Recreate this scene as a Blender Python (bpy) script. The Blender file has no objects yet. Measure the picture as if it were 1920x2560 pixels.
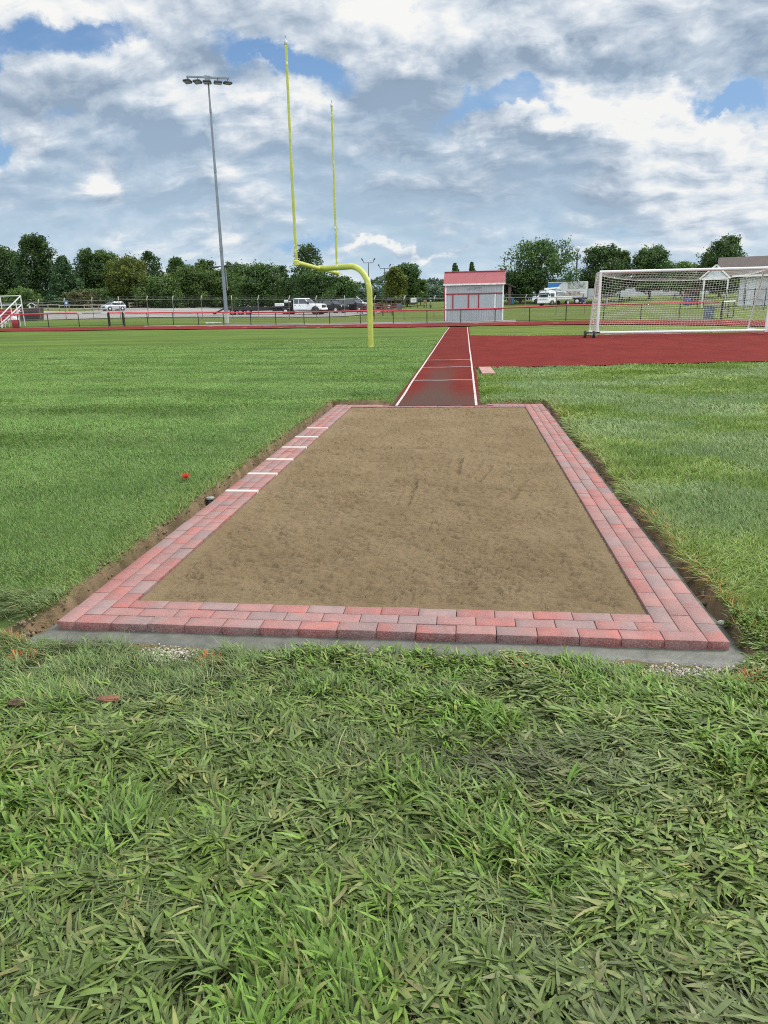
import bpy, bmesh, math, random
import numpy as np
from mathutils import Vector, Matrix
R = math.radians
random.seed(7)
rng = np.random.default_rng(7)
SC = bpy.context.scene
COL = SC.collection

# ------------------------------------------------------------------ camera geometry (fitted to the paver border)
FOC, PITCH, YAW, ROLL = 1776.0, .2810, .1142, .0200
CAM = np.array([.4240, -3.2347, 1.5635])
_f = np.array([-math.sin(YAW)*math.cos(PITCH), math.cos(YAW)*math.cos(PITCH), -math.sin(PITCH)])
_r = np.array([math.cos(YAW), math.sin(YAW), 0.]); _u = np.cross(_r, _f)
CF, CR, CU = _f, _r*math.cos(ROLL)-_u*math.sin(ROLL), _r*math.sin(ROLL)+_u*math.cos(ROLL)
def ray(x, y): return CF + CR*(x-960)/FOC + CU*(1280-y)/FOC
def at(x, y, zc): return CAM + ray(x, y)*zc
def horizon(x):
    a, b = 0., 2560.
    for _ in range(40):
        m = (a+b)/2
        if ray(x, m)[2] > 0: a = m
        else: b = m
    return a
def col(x, zc):
    p = at(x, horizon(x), zc); return p[:2]

# ------------------------------------------------------------------ terrain: thin plate through heights read off the photograph
_ctl = []
for x, y, z in [(0,823.5,62),(117,819,62.5),(400,815.5,64.5),(700,814,65.5),(900,811,64.5),(1067,809.7,62.5),(1238,806.5,61),(1417,801.8,56.5),(1605,800.5,52.8),(1808,800.5,47.5),(1910,800,45),
                (20,806,85),(164,800.8,83),(370,798,80),(580,798.4,78),(860,800,76),(1085,799.7,75),(1313,789,86),(1460,786,90),
                (775,787,91),(840,782.5,103),(285,777.5,134),(612,767,188),(480,768.4,195),(100,769,150),(1370,766,110),(1440,762,118),(1339,752,130),(1290,753,128),(1600,750,122),(1800,767,78),(1900,769,72),(1027,771,122),(1080,755,220),(900,768,160)]:
    _ctl.append(at(x, y, z))
for X in (-40, -20, -8, 0, 8, 20):
    for Y in (-8, 2, 12, 20): _ctl.append((X, Y, 0))
for X, Y, Z in [(6,32,.06),(15,34,.1),(-3.3,26,0),(-20,40,0),(-45,45,.1),(-8,45,0),(0,50,.02),(24,40,.15),(30,25,.1),
                (-400,500,3.5),(0,600,4),(400,500,3.5),(-120,300,3),(0,300,3.2),(120,260,3.2),(-500,100,1.5),(500,100,2),(-200,-100,0),(200,-100,0),(0,-100,0),(-900,900,4),(900,900,4),(0,1500,4)]:
    _ctl.append((X, Y, Z))
_ctl = np.array(_ctl, float)
def _phi(r2): return .5*r2*np.log(r2+1e-9)
_S = 100.
_cx = _ctl[:, :2]/_S
_n = len(_cx)
_K = _phi(((_cx[:, None]-_cx[None])**2).sum(-1)) + np.eye(_n)*2e-4
_P = np.c_[np.ones(_n), _cx]
_A = np.block([[_K, _P], [_P.T, np.zeros((3, 3))]])
_w = np.linalg.solve(_A, np.r_[_ctl[:, 2], np.zeros(3)])
def T(X, Y):
    X = np.asarray(X, float); Y = np.asarray(Y, float)
    sh = np.broadcast(X, Y).shape
    x = np.broadcast_to(X, sh).ravel()/_S; y = np.broadcast_to(Y, sh).ravel()/_S
    out = np.empty(x.size)
    for i in range(0, x.size, 20000):
        a = np.c_[x[i:i+20000], y[i:i+20000]]
        k = _phi(((a[:, None]-_cx[None])**2).sum(-1))
        out[i:i+20000] = k@_w[:_n] + _w[_n] + a@_w[_n+1:]
    out = np.clip(out, -.15, 4.5)
    yy = y*_S
    out *= np.clip((yy-14)/10, 0, 1)          # the ground round the pit is level
    return out.reshape(sh)
def t1(X, Y): return float(T(np.array([X]), np.array([Y]))[0])
def G(x, y):
    """the ground point seen at pixel x, y of the photograph"""
    d = ray(x, y); ts = np.concatenate([np.arange(2, 90, .25), np.arange(90, 400, 1.)])
    p = CAM[None]+d[None]*ts[:, None]
    h = p[:, 2]-T(p[:, 0], p[:, 1])
    i = int(np.argmax(h < 0)) if (h < 0).any() else len(ts)-1
    if i == 0: return p[0]
    k = h[i-1]/(h[i-1]-h[i]+1e-12); k = min(max(k, 0), 1)
    return p[i-1]*(1-k)+p[i]*k
def place(x, zc, ang=0.):
    """ground location in pixel column x at depth zc, and the turn that points local +x at ang (0 = right in view, 90 = away)"""
    X, Y = col(x, zc); d = np.array([X-CAM[0], Y-CAM[1]])
    az = math.atan2(d[1], d[0])-math.pi/2
    return (X, Y, t1(X, Y)), az+R(ang)

# ------------------------------------------------------------------ numpy noise
def _hash(ix, iy, s):
    n = (ix.astype(np.int64)*374761393 + iy.astype(np.int64)*668265263 + s*1442695041) & 0xffffffff
    n = ((n ^ (n >> 13))*1274126177) & 0xffffffff
    return ((n ^ (n >> 16)) & 0xffff)/65535.
def vnoise(x, y, s=0):
    x = np.asarray(x, float); y = np.asarray(y, float)
    ix = np.floor(x); iy = np.floor(y); fx = x-ix; fy = y-iy
    fx = fx*fx*fx*(fx*(fx*6-15)+10); fy = fy*fy*fy*(fy*(fy*6-15)+10)
    a = _hash(ix, iy, s); b = _hash(ix+1, iy, s); c = _hash(ix, iy+1, s); d = _hash(ix+1, iy+1, s)
    return (a*(1-fx)+b*fx)*(1-fy)+(c*(1-fx)+d*fx)*fy
def fbm(x, y, s=0, o=4, g=.5):
    t = 0; a = 1; n = 0
    for i in range(o):
        t = t+a*vnoise(x*2**i, y*2**i, s+i*17); n += a; a *= g
    return t/n

# ------------------------------------------------------------------ materials
class NT:
    def __init__(s, tree): s.t = tree; s.n = tree.nodes; s.l = tree.links
    def new(s, kind, **kw):
        o = s.n.new(kind)
        for k, v in kw.items(): setattr(o, k, v)
        return o
    def put(s, sock, v):
        if isinstance(v, bpy.types.NodeSocket): s.l.new(v, sock)
        elif v is not None: sock.default_value = v
    def m(s, op, a, b=None, c=None, clamp=False):
        o = s.new('ShaderNodeMath', operation=op, use_clamp=clamp)
        s.put(o.inputs[0], a); s.put(o.inputs[1], b)
        if c is not None: s.put(o.inputs[2], c)
        return o.outputs[0]
    def mix(s, f, a, b, blend='MIX'):
        o = s.new('ShaderNodeMix', data_type='RGBA', blend_type=blend)
        s.put(o.inputs[0], f)
        for k, v in ((6, a), (7, b)):
            if isinstance(v, (tuple, list)) and len(v) == 3: v = (*v, 1)
            s.put(o.inputs[k], v)
        return o.outputs[2]
    def noise(s, vec, scale, detail=4, rough=.5, dist=0.):
        o = s.new('ShaderNodeTexNoise'); s.put(o.inputs['Vector'], vec)
        o.inputs['Scale'].default_value = scale; o.inputs['Detail'].default_value = detail
        o.inputs['Roughness'].default_value = rough; o.inputs['Distortion'].default_value = dist
        return o.outputs['Fac']
    def ss(s, x, lo, hi):
        o = s.new('ShaderNodeMapRange', interpolation_type='SMOOTHSTEP'); s.put(o.inputs[0], x)
        o.inputs[1].default_value = lo; o.inputs[2].default_value = hi
        return o.outputs[0]
    def scale(s, vec, sc):
        o = s.new('ShaderNodeMapping'); s.put(o.inputs[0], vec); o.inputs['Scale'].default_value = sc
        return o.outputs[0]
def base_mat(name):
    m = bpy.data.materials.new(name); m.use_nodes = True
    nt = NT(m.node_tree); b = nt.n['Principled BSDF']
    return m, nt, b
MATS = {}
def mat(name, c, rough=.6, metal=0., var=.18, vs=3., spec=.4, bump=0., bs=40., chip=None, chips=0.):
    """procedural paint / metal / wood: base colour with wear, optional chipped second colour and bump"""
    if name in MATS: return MATS[name]
    m, nt, b = base_mat(name)
    co = nt.new('ShaderNodeTexCoord').outputs['Object']
    n = nt.noise(co, vs, 5, .6)
    k = nt.ss(n, .3, .7)
    cc = nt.mix(k, tuple(v*(1-var) for v in c), tuple(min(1, v*(1+var)) for v in c))
    if chip:
        cc = nt.mix(nt.ss(nt.noise(co, chips, 3, .6), .63, .67), cc, chip)
    nt.put(b.inputs['Base Color'], cc)
    b.inputs['Roughness'].default_value = rough; b.inputs['Metallic'].default_value = metal
    b.inputs['Specular IOR Level'].default_value = spec
    if bump:
        o = nt.new('ShaderNodeBump'); o.inputs['Strength'].default_value = bump; o.inputs['Distance'].default_value = .02
        nt.put(o.inputs['Height'], nt.noise(co, bs, 4, .6)); nt.put(b.inputs['Normal'], o.outputs[0])
    MATS[name] = m; return m
def attr_mat(name, attr='col', rough=.6, spec=.3, trans=0., var=.0, vs=20., bump=0., bs=60., bd=.01):
    m, nt, b = base_mat(name)
    a = nt.new('ShaderNodeAttribute', attribute_name=attr).outputs['Color']
    co = nt.new('ShaderNodeTexCoord').outputs['Object']
    if var:
        k = nt.ss(nt.noise(co, vs, 6, .65), .25, .75)
        a = nt.mix(1., a, nt.mix(k, (1-var,)*3, (1+var,)*3), 'MULTIPLY')
    nt.put(b.inputs['Base Color'], a); b.inputs['Roughness'].default_value = rough
    b.inputs['Specular IOR Level'].default_value = spec
    if bump:
        o = nt.new('ShaderNodeBump'); o.inputs['Strength'].default_value = bump; o.inputs['Distance'].default_value = bd
        nt.put(o.inputs['Height'], nt.noise(co, bs, 5, .65)); nt.put(b.inputs['Normal'], o.outputs[0])
    if trans:
        tr = nt.new('ShaderNodeBsdfTranslucent'); nt.put(tr.inputs[0], nt.mix(1., a, (1.1, 1.25, .6), 'MULTIPLY'))
        mx = nt.new('ShaderNodeMixShader'); mx.inputs[0].default_value = trans
        nt.l.new(b.outputs[0], mx.inputs[1]); nt.l.new(tr.outputs[0], mx.inputs[2])
        nt.l.new(mx.outputs[0], nt.n['Material Output'].inputs[0])
    return m

# ------------------------------------------------------------------ object helpers
def link(o, parent=None):
    COL.objects.link(o)
    if parent: o.parent = parent
    return o
def tag(o, label=None, cat=None, group=None, kind=None):
    if label: o['label'] = label
    if cat: o['category'] = cat
    if group: o['group'] = group
    if kind: o['kind'] = kind
    return o
def thing(name, label, cat, loc=(0, 0, 0), rz=0., group=None):
    o = bpy.data.objects.new(name, None); link(o); o.location = loc; o.rotation_euler = (0, 0, rz)
    o.empty_display_size = .2
    return tag(o, label, cat, group)
def dup(root, loc=None, rz=None, label=None, group=None):
    def cp(o, par):
        c = o.copy(); COL.objects.link(c); c.parent = par
        for ch in list(o.children): cp(ch, c)
        return c
    c = cp(root, None)
    if loc is not None: c.location = loc
    if rz is not None: c.rotation_euler = (0, 0, rz)
    if label: c['label'] = label
    if group: c['group'] = group
    return c
def np_mesh(name, V, quads=None, tris=None, m=None, parent=None, col=None, smooth=False):
    me = bpy.data.meshes.new(name)
    V = np.asarray(V, np.float32)
    nq = 0 if quads is None else len(quads); nt_ = 0 if tris is None else len(tris)
    me.vertices.add(len(V)); me.vertices.foreach_set('co', V.ravel())
    parts, st = [], []
    if nq: parts.append(np.asarray(quads, np.int32).ravel()); st.append(np.arange(nq)*4)
    if nt_: parts.append(np.asarray(tris, np.int32).ravel()); st.append(nq*4+np.arange(nt_)*3)
    li = np.concatenate(parts).astype(np.int32); st = np.concatenate(st).astype(np.int32)
    me.loops.add(len(li)); me.loops.foreach_set('vertex_index', li)
    me.polygons.add(nq+nt_); me.polygons.foreach_set('loop_start', st)
    me.update(calc_edges=True); me.validate()
    if smooth: me.polygons.foreach_set('use_smooth', np.ones(nq+nt_, bool))
    if col is not None:
        a = me.color_attributes.new('col', 'FLOAT_COLOR', 'POINT')
        c = np.ones((len(V), 4), np.float32); c[:, :3] = col; a.data.foreach_set('color', c.ravel())
    if m: me.materials.append(m)
    o = bpy.data.objects.new(name, me)
    return link(o, parent)
def grid_faces(nx, ny):
    i = np.arange(nx-1)[None, :]; j = np.arange(ny-1)[:, None]
    a = (j*nx+i).ravel(); return np.c_[a, a+1, a+nx+1, a+nx]

class MB:
    """collects boxes, bars, tubes, prisms; build() links them as one mesh object"""
    def __init__(s): s.v = []; s.f = []; s.sm = []
    def add(s, vs, fs, smooth=False):
        b = len(s.v); s.v += [tuple(map(float, p)) for p in vs]; s.f += [tuple(b+i for i in f) for f in fs]; s.sm += [smooth]*len(fs); return s
    def box(s, c, d, rz=0., bev=0., rx=0., ry=0.):
        x, y, z = d[0]/2, d[1]/2, d[2]/2
        if bev:
            b = min(bev, x*.9, y*.9, z*.9)
            P = []
            for sx, sy, sz in [(a, b_, c_) for a in (-1, 1) for b_ in (-1, 1) for c_ in (-1, 1)]:
                P += [(sx*(x-b), sy*(y-b), sz*z), (sx*(x-b), sy*y, sz*(z-b)), (sx*x, sy*(y-b), sz*(z-b))]
            bm = bmesh.new()
            for p in P: bm.verts.new(p)
            r = bmesh.ops.convex_hull(bm, input=bm.verts); bm.verts.index_update()
            vs = [v.co.copy() for v in bm.verts]; fs = [[v.index for v in f.verts] for f in bm.faces]; bm.free()
        else:
            vs = [Vector((sx*x, sy*y, sz*z)) for sx in (-1, 1) for sy in (-1, 1) for sz in (-1, 1)]
            fs = [(0, 1, 3, 2), (4, 6, 7, 5), (0, 4, 5, 1), (2, 3, 7, 6), (0, 2, 6, 4), (1, 5, 7, 3)]
        M = Matrix.Rotation(rz, 3, 'Z')@Matrix.Rotation(ry, 3, 'Y')@Matrix.Rotation(rx, 3, 'X')
        return s.add([M@v+Vector(c) for v in vs], fs)
    def bar(s, p, q, w, h=None, up=(0, 0, 1)):
        """box beam from p to q, w across, h along up"""
        p, q = Vector(p), Vector(q); h = h or w; d = (q-p).normalized(); u = Vector(up)
        if abs(d.dot(u)) > .95: u = Vector((1, 0, 0))
        sd = d.cross(u).normalized(); u = sd.cross(d)
        vs = [a+sd*i*w/2+u*j*h/2 for a in (p, q) for i, j in ((-1, -1), (1, -1), (1, 1), (-1, 1))]
        return s.add(vs, [(3, 2, 1, 0), (4, 5, 6, 7), (0, 1, 5, 4), (1, 2, 6, 5), (2, 3, 7, 6), (3, 0, 4, 7)])
    def tube(s, pts, r, n=8, cap=True):
        P = [Vector(p) for p in pts]; k = len(P); rs = r if isinstance(r, (list, tuple)) else [r]*k
        ref = None; vs = []
        for i in range(k):
            d = (P[min(i+1, k-1)]-P[max(i-1, 0)]).normalized()
            if ref is None:
                ref = Vector((0, 0, 1)) if abs(d.z) < .9 else Vector((1, 0, 0))
            a = d.cross(ref).normalized(); b = a.cross(d).normalized(); ref = b
            for j in range(n):
                t = 2*math.pi*j/n; vs.append(P[i]+(a*math.cos(t)+b*math.sin(t))*rs[i])
        fs = [(i*n+j, i*n+(j+1) % n, (i+1)*n+(j+1) % n, (i+1)*n+j) for i in range(k-1) for j in range(n)]
        s.add(vs, fs, True)
        if cap: s.add([vs[j] for j in range(n)], [tuple(range(n))[::-1]]); s.add(vs[-n:], [tuple(range(n))])
        return s
    def prism(s, poly, y0, y1, axis='y'):
        """poly in (x, z) pushed along y (or (x, y) along z with axis z)"""
        n = len(poly)
        g = (lambda p, t: (p[0], t, p[1])) if axis == 'y' else ((lambda p, t: (p[0], p[1], t)) if axis == 'z' else (lambda p, t: (t, p[0], p[1])))
        vs = [g(p, y0) for p in poly]+[g(p, y1) for p in poly]
        return s.add(vs, [tuple(range(n))[::-1], tuple(range(n, 2*n))]+[(i, (i+1) % n, n+(i+1) % n, n+i) for i in range(n)])
    def loft(s, rings, cap=True, smooth=True):
        n = len(rings[0]); vs = [p for r in rings for p in r]
        fs = [(i*n+j, i*n+(j+1) % n, (i+1)*n+(j+1) % n, (i+1)*n+j) for i in range(len(rings)-1) for j in range(n)]
        s.add(vs, fs, smooth)
        if cap: s.add(rings[0], [tuple(range(n))[::-1]]); s.add(rings[-1], [tuple(range(n))])
        return s
    def lathe(s, prof, c=(0, 0, 0), n=16, axis='z'):
        rings = []
        for r, h in prof:
            ring = []
            for j in range(n):
                t = 2*math.pi*j/n; a, b = r*math.cos(t), r*math.sin(t)
                ring.append((c[0]+a, c[1]+b, c[2]+h) if axis == 'z' else ((c[0]+a, c[1]+h, c[2]+b) if axis == 'y' else (c[0]+h, c[1]+a, c[2]+b)))
            rings.append(ring)
        return s.loft(rings)
    def build(s, name, m, parent=None, loc=None, fix=True):
        me = bpy.data.meshes.new(name); me.from_pydata(s.v, [], s.f)
        me.polygons.foreach_set('use_smooth', np.array(s.sm, bool))
        if fix:
            bm = bmesh.new(); bm.from_mesh(me); bmesh.ops.recalc_face_normals(bm, faces=bm.faces); bm.to_mesh(me); bm.free()
        me.materials.append(m)
        o = bpy.data.objects.new(name, me); link(o, parent)
        if loc: o.location = loc
        return o
# ================================================================== the sand pit and the ground round it
L = 8.567
def rect_d(X, Y):
    """distance outside the outer edge of the paver border"""
    dx = np.maximum(np.abs(X)-1.7, 0); dy = np.maximum(np.maximum(-Y, Y-L), 0)
    ins = np.maximum(np.abs(X)-1.7, np.maximum(-Y, Y-L))
    return np.where(ins > 0, np.hypot(dx, dy), ins)
def lawn_off(X, Y):
    """how far the turf surface lies above the paver tops near the pit"""
    side = np.where(X < 0, .034+.026*np.clip((Y-1)/4, 0, 1), .026)
    k = np.clip((Y+.35)/.7, 0, 1); k = k*k*(3-2*k)
    o = -.062*(1-k)+side*k
    o = o*np.clip((14-Y)/5, 0, 1)
    near = np.clip((np.abs(X)-.74)/.10, 0, 1)
    o = np.where(Y > 4, o*near-.02*(1-near), o)
    o = o+(fbm(X*1.3, Y*1.3, 5, 3)-.5)*.05*np.clip((rect_d(X, Y)-.25)/.5, 0, 1)*near
    return o
def edge_w(X, Y):
    """width of the dug strip between pavers and turf"""
    w = np.where(X < 0, .092, .112)
    w = np.where(Y > L-.1, .09, w)
    w = np.where(Y < .0, np.maximum(.16*np.clip(-Y/.05, 0, 1), w), w)
    w = w+.11*np.exp(-((Y+.02)/.13)**2)*(X < -1.7)*np.clip((X+2.1)/.1+1, 0, 1)
    return w+(fbm(X*5, Y*5, 9, 3)-.5)*.055+(vnoise(X*22, Y*22, 4)-.5)*.028
def ground_z(X, Y):
    d = rect_d(X, Y); w = edge_w(X, Y)
    lo = lawn_off(X, Y)
    k = np.clip((d-(w-.036))/.036, 0, 1)
    z = T(X, Y)+lo*k+(-.085)*(1-k)
    z = z+(fbm(X*14, Y*14, 31, 4, .65)-.5)*.075*np.clip(1-np.abs(k-.5)*2, 0, 1)+(fbm(X*40, Y*40, 32, 2)-.5)*.012*(k < .98)
    return z
def lines():
    def geo(a, b, s0, g):
        out = [a]; s = s0
        while out[-1] < b: out.append(out[-1]+s); s *= g
        return out
    xs = list(np.arange(-2.2, -1.6, .018))+list(np.arange(-1.6, 1.6, .1))+list(np.arange(1.6, 2.2, .018))
    xs += geo(2.2, 1600, .08, 1.055)+[-v for v in geo(2.2, 1600, .08, 1.055)]
    ys = list(np.arange(-.8, .3, .02))+list(np.arange(.3, 8.3, .04))+list(np.arange(8.3, 9., .03))+geo(9, 1700, .12, 1.035)+list(np.arange(-3.4, -.8, .06))+[-3.6, -4.2, -5, -7, -12, -30, -100]
    return np.unique(np.round(xs, 4)), np.unique(np.round(ys, 4))
gx, gy = lines()
GX, GY = np.meshgrid(gx, gy)
GZ = ground_z(GX, GY)
# colour of the bare surface: soil at the dig, thatch under the grass, mown field, rough lawn beyond the fence
d = rect_d(GX, GY); w = edge_w(GX, GY)
soil = np.clip((w+.03-d)/.03, 0, 1)
c_soil = np.array([.142, .106, .067])*(.35+1.25*fbm(GX*14, GY*11, 3, 5, .6))[..., None]
c_thatch = np.array([.052, .088, .024])*(.7+.6*fbm(GX*3, GY*3, 8, 4))[..., None]
dist = np.hypot(GX-CAM[0], GY-CAM[1])
tint = fbm(GX*.18, GY*.45, 12, 4)
c_field = np.array([.076, .128, .022])*(.72+.36*tint)[..., None]
c_right = np.array([.082, .118, .020])*(.75+.5*fbm(GX*.35, GY*.8, 13, 4))[..., None]
c_far = np.array([.085, .118, .026])*(.75+.5*fbm(GX*.1, GY*.25, 14, 4))[..., None]
right = np.clip((GX-.2)/.6, 0, 1)[..., None]
far = np.clip((GY-(62-.16*GX)-np.abs(GX)*.02)/2.5, 0, 1)[..., None]
c = c_field*(1-right)+c_right*right
c = c*(1-far)+c_far*far
k = np.clip((dist-9)/12, 0, 1)[..., None]
c = c_thatch*(1-k)+c*k
c = c*(1-soil[..., None])+c_soil*soil[..., None]
def ground_material():
    m, nt, b = base_mat('turf and soil')
    a = nt.new('ShaderNodeAttribute', attribute_name='col').outputs['Color']
    co = nt.new('ShaderNodeTexCoord').outputs['Object']
    n1 = nt.noise(nt.scale(co, (.35, 1.5, 1)), 1.2, 6, .65)
    n2 = nt.noise(co, 55., 3, .6)
    n3 = nt.noise(nt.scale(co, (.05, .55, 1)), 1., 3, .5)
    f = nt.m('ADD', nt.m('MULTIPLY', nt.ss(n1, .3, .7), .5), nt.m('MULTIPLY', nt.ss(n3, .35, .65), .45))
    f = nt.m('ADD', nt.m('ADD', f, nt.m('MULTIPLY', n2, .35)), nt.m('MULTIPLY', nt.m('SUBTRACT', nt.noise(co, 150., 3, .7), .5), .7))
    nt.put(b.inputs['Base Color'], nt.mix(1., a, nt.mix(f, (.62, .66, .6), (1.32, 1.22, 1.15)), 'MULTIPLY'))
    b.inputs['Roughness'].default_value = .9; b.inputs['Specular IOR Level'].default_value = .12
    o = nt.new('ShaderNodeBump'); o.inputs['Strength'].default_value = .6; o.inputs['Distance'].default_value = .02
    nt.put(o.inputs['Height'], nt.noise(co, 45., 6, .7)); nt.put(b.inputs['Normal'], o.outputs[0])
    return m
ground = np_mesh('ground', np.c_[GX.ravel(), GY.ravel(), GZ.ravel()], quads=grid_faces(len(gx), len(gy)), m=ground_material(), col=c.reshape(-1, 3), smooth=True)
tag(ground, kind='structure')

# ---- wet mortar footing round the border
def footing():
    m, nt, b = base_mat('fresh grey mortar')
    co = nt.new('ShaderNodeTexCoord').outputs['Object']
    k = nt.ss(nt.noise(co, 9, 6, .65), .3, .7)
    cc = nt.mix(k, (.078, .080, .066), (.125, .128, .108))
    cc = nt.mix(nt.ss(nt.noise(co, 70, 3, .6), .68, .74), cc, (.2, .19, .15))
    nt.put(b.inputs['Base Color'], cc); b.inputs['Roughness'].default_value = .55
    o = nt.new('ShaderNodeBump'); o.inputs['Strength'].default_value = .5; o.inputs['Distance'].default_value = .012
    nt.put(o.inputs['Height'], nt.noise(co, 30, 6, .6)); nt.put(b.inputs['Normal'], o.outputs[0])
    # ring: inner edge under the pavers, outer edge wavering
    n = 520; per = []
    segs = [((-1.7, 0), (1.7, 0)), ((1.7, 0), (1.7, L)), ((1.7, L), (-1.7, L)), ((-1.7, L), (-1.7, 0))]
    V = []; NR = 7
    tot = 2*(3.4+L)
    pts = []
    for i in range(n):
        s = i/n*tot
        for (p, q) in segs:
            ln = math.dist(p, q)
            if s <= ln:
                t = s/ln; pts.append((p[0]+(q[0]-p[0])*t, p[1]+(q[1]-p[1])*t)); break
            s -= ln
    for r in range(NR):
        for (x, y) in pts:
            wv = .085+.03*(vnoise(np.array([x*3.1]), np.array([y*3.1]), 77)[0]-.5)+.03*(vnoise(np.array([x*11]), np.array([y*11]), 78)[0]-.5)
            if y < .01: wv += .065
            off = -.05+(wv+.05)*r/(NR-1)
            cx_, cy_ = 0., L/2
            ex = 1.7+off; ey = L/2+off
            X = x/1.7*ex if abs(x) < 1.699 else math.copysign(ex, x); Y = (y-L/2)/(L/2)*ey+L/2 if 0.001 < y < L-.001 else (L/2+math.copysign(ey, y-L/2))
            z = -.044-.014*(r/(NR-1))**2+(.008*(vnoise(np.array([X*8]), np.array([Y*8]), 79)[0]-.5) if r > 1 else 0)-(.03 if r == NR-1 else 0)
            V.append((X, Y, z))
    q = [(r*n+i, r*n+(i+1) % n, (r+1)*n+(i+1) % n, (r+1)*n+i) for r in range(NR-1) for i in range(n)]
    o = np_mesh('footing', V, quads=q, m=m, smooth=True); tag(o, kind='structure')
footing()

# ---- paver border
def paver_mat():
    m, nt, b = base_mat('red concrete pavers')
    a = nt.new('ShaderNodeAttribute', attribute_name='col').outputs['Color']
    co = nt.new('ShaderNodeTexCoord').outputs['Object']
    k = nt.ss(nt.noise(co, 7, 5, .6), .35, .65)
    cc = nt.mix(1., a, nt.mix(k, (.86, .90, .92), (1.12, 1.06, 1.04)), 'MULTIPLY')
    cc = nt.mix(nt.m('MULTIPLY', nt.ss(nt.noise(co, 11, 5, .65), .42, .62), .42), cc, (.205, .135, .125))
    cc = nt.mix(nt.m('MULTIPLY', nt.ss(nt.noise(co, 130, 4, .7), .40, .75), .6), cc, (.35, .265, .255))
    cc = nt.mix(nt.m('MULTIPLY', nt.ss(nt.noise(co, 34, 4, .7), .66, .74), .6), cc, (.40, .34, .33))
    nt.put(b.inputs['Base Color'], cc); b.inputs['Roughness'].default_value = .85; b.inputs['Specular IOR Level'].default_value = .25
    o = nt.new('ShaderNodeBump'); o.inputs['Strength'].default_value = .35; o.inputs['Distance'].default_value = .004
    nt.put(o.inputs['Height'], nt.noise(co, 220, 4, .7)); nt.put(b.inputs['Normal'], o.outputs[0])
    return m
PAV = paver_mat()
MORT = mat('white limestone strip', (.46, .45, .41), .75, var=.12, vs=20, bump=.1)
class Pav:
    def __init__(s): s.v = []; s.f = []; s.c = []
    def brick(s, x0, x1, y0, y1, h=.06):
        g = .0032; b = .0022
        x0 += g/2; x1 -= g/2; y0 += g/2; y1 -= g/2
        z = random.uniform(-.0022, .0022); tx, ty = random.gauss(0, .004), random.gauss(0, .004)
        cx, cy = (x0+x1)/2, (y0+y1)/2
        def Z(x, y): return z+tx*(x-cx)+ty*(y-cy)
        N = 5
        k = len(s.v)
        # top as a small grid so that the colour blend can run across the brick
        lx = x1-x0 > y1-y0
        red = np.array([.282, .096, .082]); pale = np.array([.262, .126, .113]); grey = np.array([.208, .140, .132])
        t0 = random.random()
        a = red if t0 < .34 else (pale if t0 < .78 else grey)
        b2 = random.choice([red, pale, pale, grey, grey]) if random.random() < .6 else a
        sh = random.uniform(.88, 1.12); mid = random.uniform(.2, .8); sp = random.uniform(.15, .5)
        def cl(t):
            u = min(max((t-mid)/sp+.5, 0), 1); return (a*(1-u)+b2*u)*sh
        xi = [x0+b+(x1-x0-2*b)*i/N for i in range(N+1)] if lx else [x0+b, x1-b]
        yi = [y0+b, y1-b] if lx else [y0+b+(y1-y0-2*b)*i/N for i in range(N+1)]
        nx, ny = len(xi), len(yi)
        for j in yi:
            for i in xi:
                s.v.append((i, j, Z(i, j))); s.c.append(cl((i-x0)/(x1-x0) if lx else (j-y0)/(y1-y0)))
        for j in range(ny-1):
            for i in range(nx-1): s.f.append((k+j*nx+i, k+j*nx+i+1, k+(j+1)*nx+i+1, k+(j+1)*nx+i))
        ring = [k+i for i in range(nx)]+[k+(j+1)*nx-1 for j in range(1, ny)]+[k+(ny-1)*nx+i for i in range(nx-2, -1, -1)]+[k+j*nx for j in range(ny-2, 0, -1)]
        prev = ring
        for dz in (-b, -h):
            cur = []
            for q in ring:
                vx, vy, vz = s.v[q]
                vx = x0 if abs(vx-x0-b) < 1e-6 else (x1 if abs(vx-x1+b) < 1e-6 else vx)
                vy = y0 if abs(vy-y0-b) < 1e-6 else (y1 if abs(vy-y1+b) < 1e-6 else vy)
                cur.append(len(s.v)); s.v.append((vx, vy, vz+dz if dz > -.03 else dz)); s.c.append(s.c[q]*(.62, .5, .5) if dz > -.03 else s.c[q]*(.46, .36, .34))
            n = len(ring)
            for i in range(n): s.f.append((prev[i], cur[i], cur[(i+1) % n], prev[(i+1) % n]))
            prev = cur
    def build(s, name, parent):
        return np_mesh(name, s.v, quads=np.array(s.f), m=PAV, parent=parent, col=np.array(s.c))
border = thing('paver_border', 'red and grey brick paver border framing the tan sand pit on a mortar footing', 'paver border')
marks = [2.78+.685*k for k in range(6)]
pf = Pav()
for r in range(3):
    x = -1.6+.1*r
    while x < 1.6-.1*r-.01: pf.brick(x, x+.2, .1*r, .1*r+.1); x += .2
pf.build('front_edging', border)
for sgn in (-1, 1):
    ps = Pav()
    for cidx in range(3):
        xo = 1.7-.1*cidx; a, b_ = sorted((sgn*xo, sgn*(xo-.1)))
        y = .1*cidx; end = L
        stops = ([v-.026 for v in marks]+[end]) if sgn < 0 else [end]
        for st in stops:
            first = random.choice([.2, .1, .15]) if st != stops[0] else .2
            while y < st-.004:
                e = min(y+first, st)
                if st-e < .045: e = st
                ps.brick(a, b_, y, e); y = e; first = .2
            y = st+.052
    ps.build('side_edging', border)
pb = Pav()
for r in range(3):
    x = -1.4
    y0 = L-.3+.1*r
    while x < 1.4-.01:
        e = min(x+.2 if not (r == 1 and x == -1.4) else x+.1, 1.4)
        if r == 0 or not (-.82 < (x+e)/2 < .82): pb.brick(x, e, y0, y0+.1)
        x = e
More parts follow.
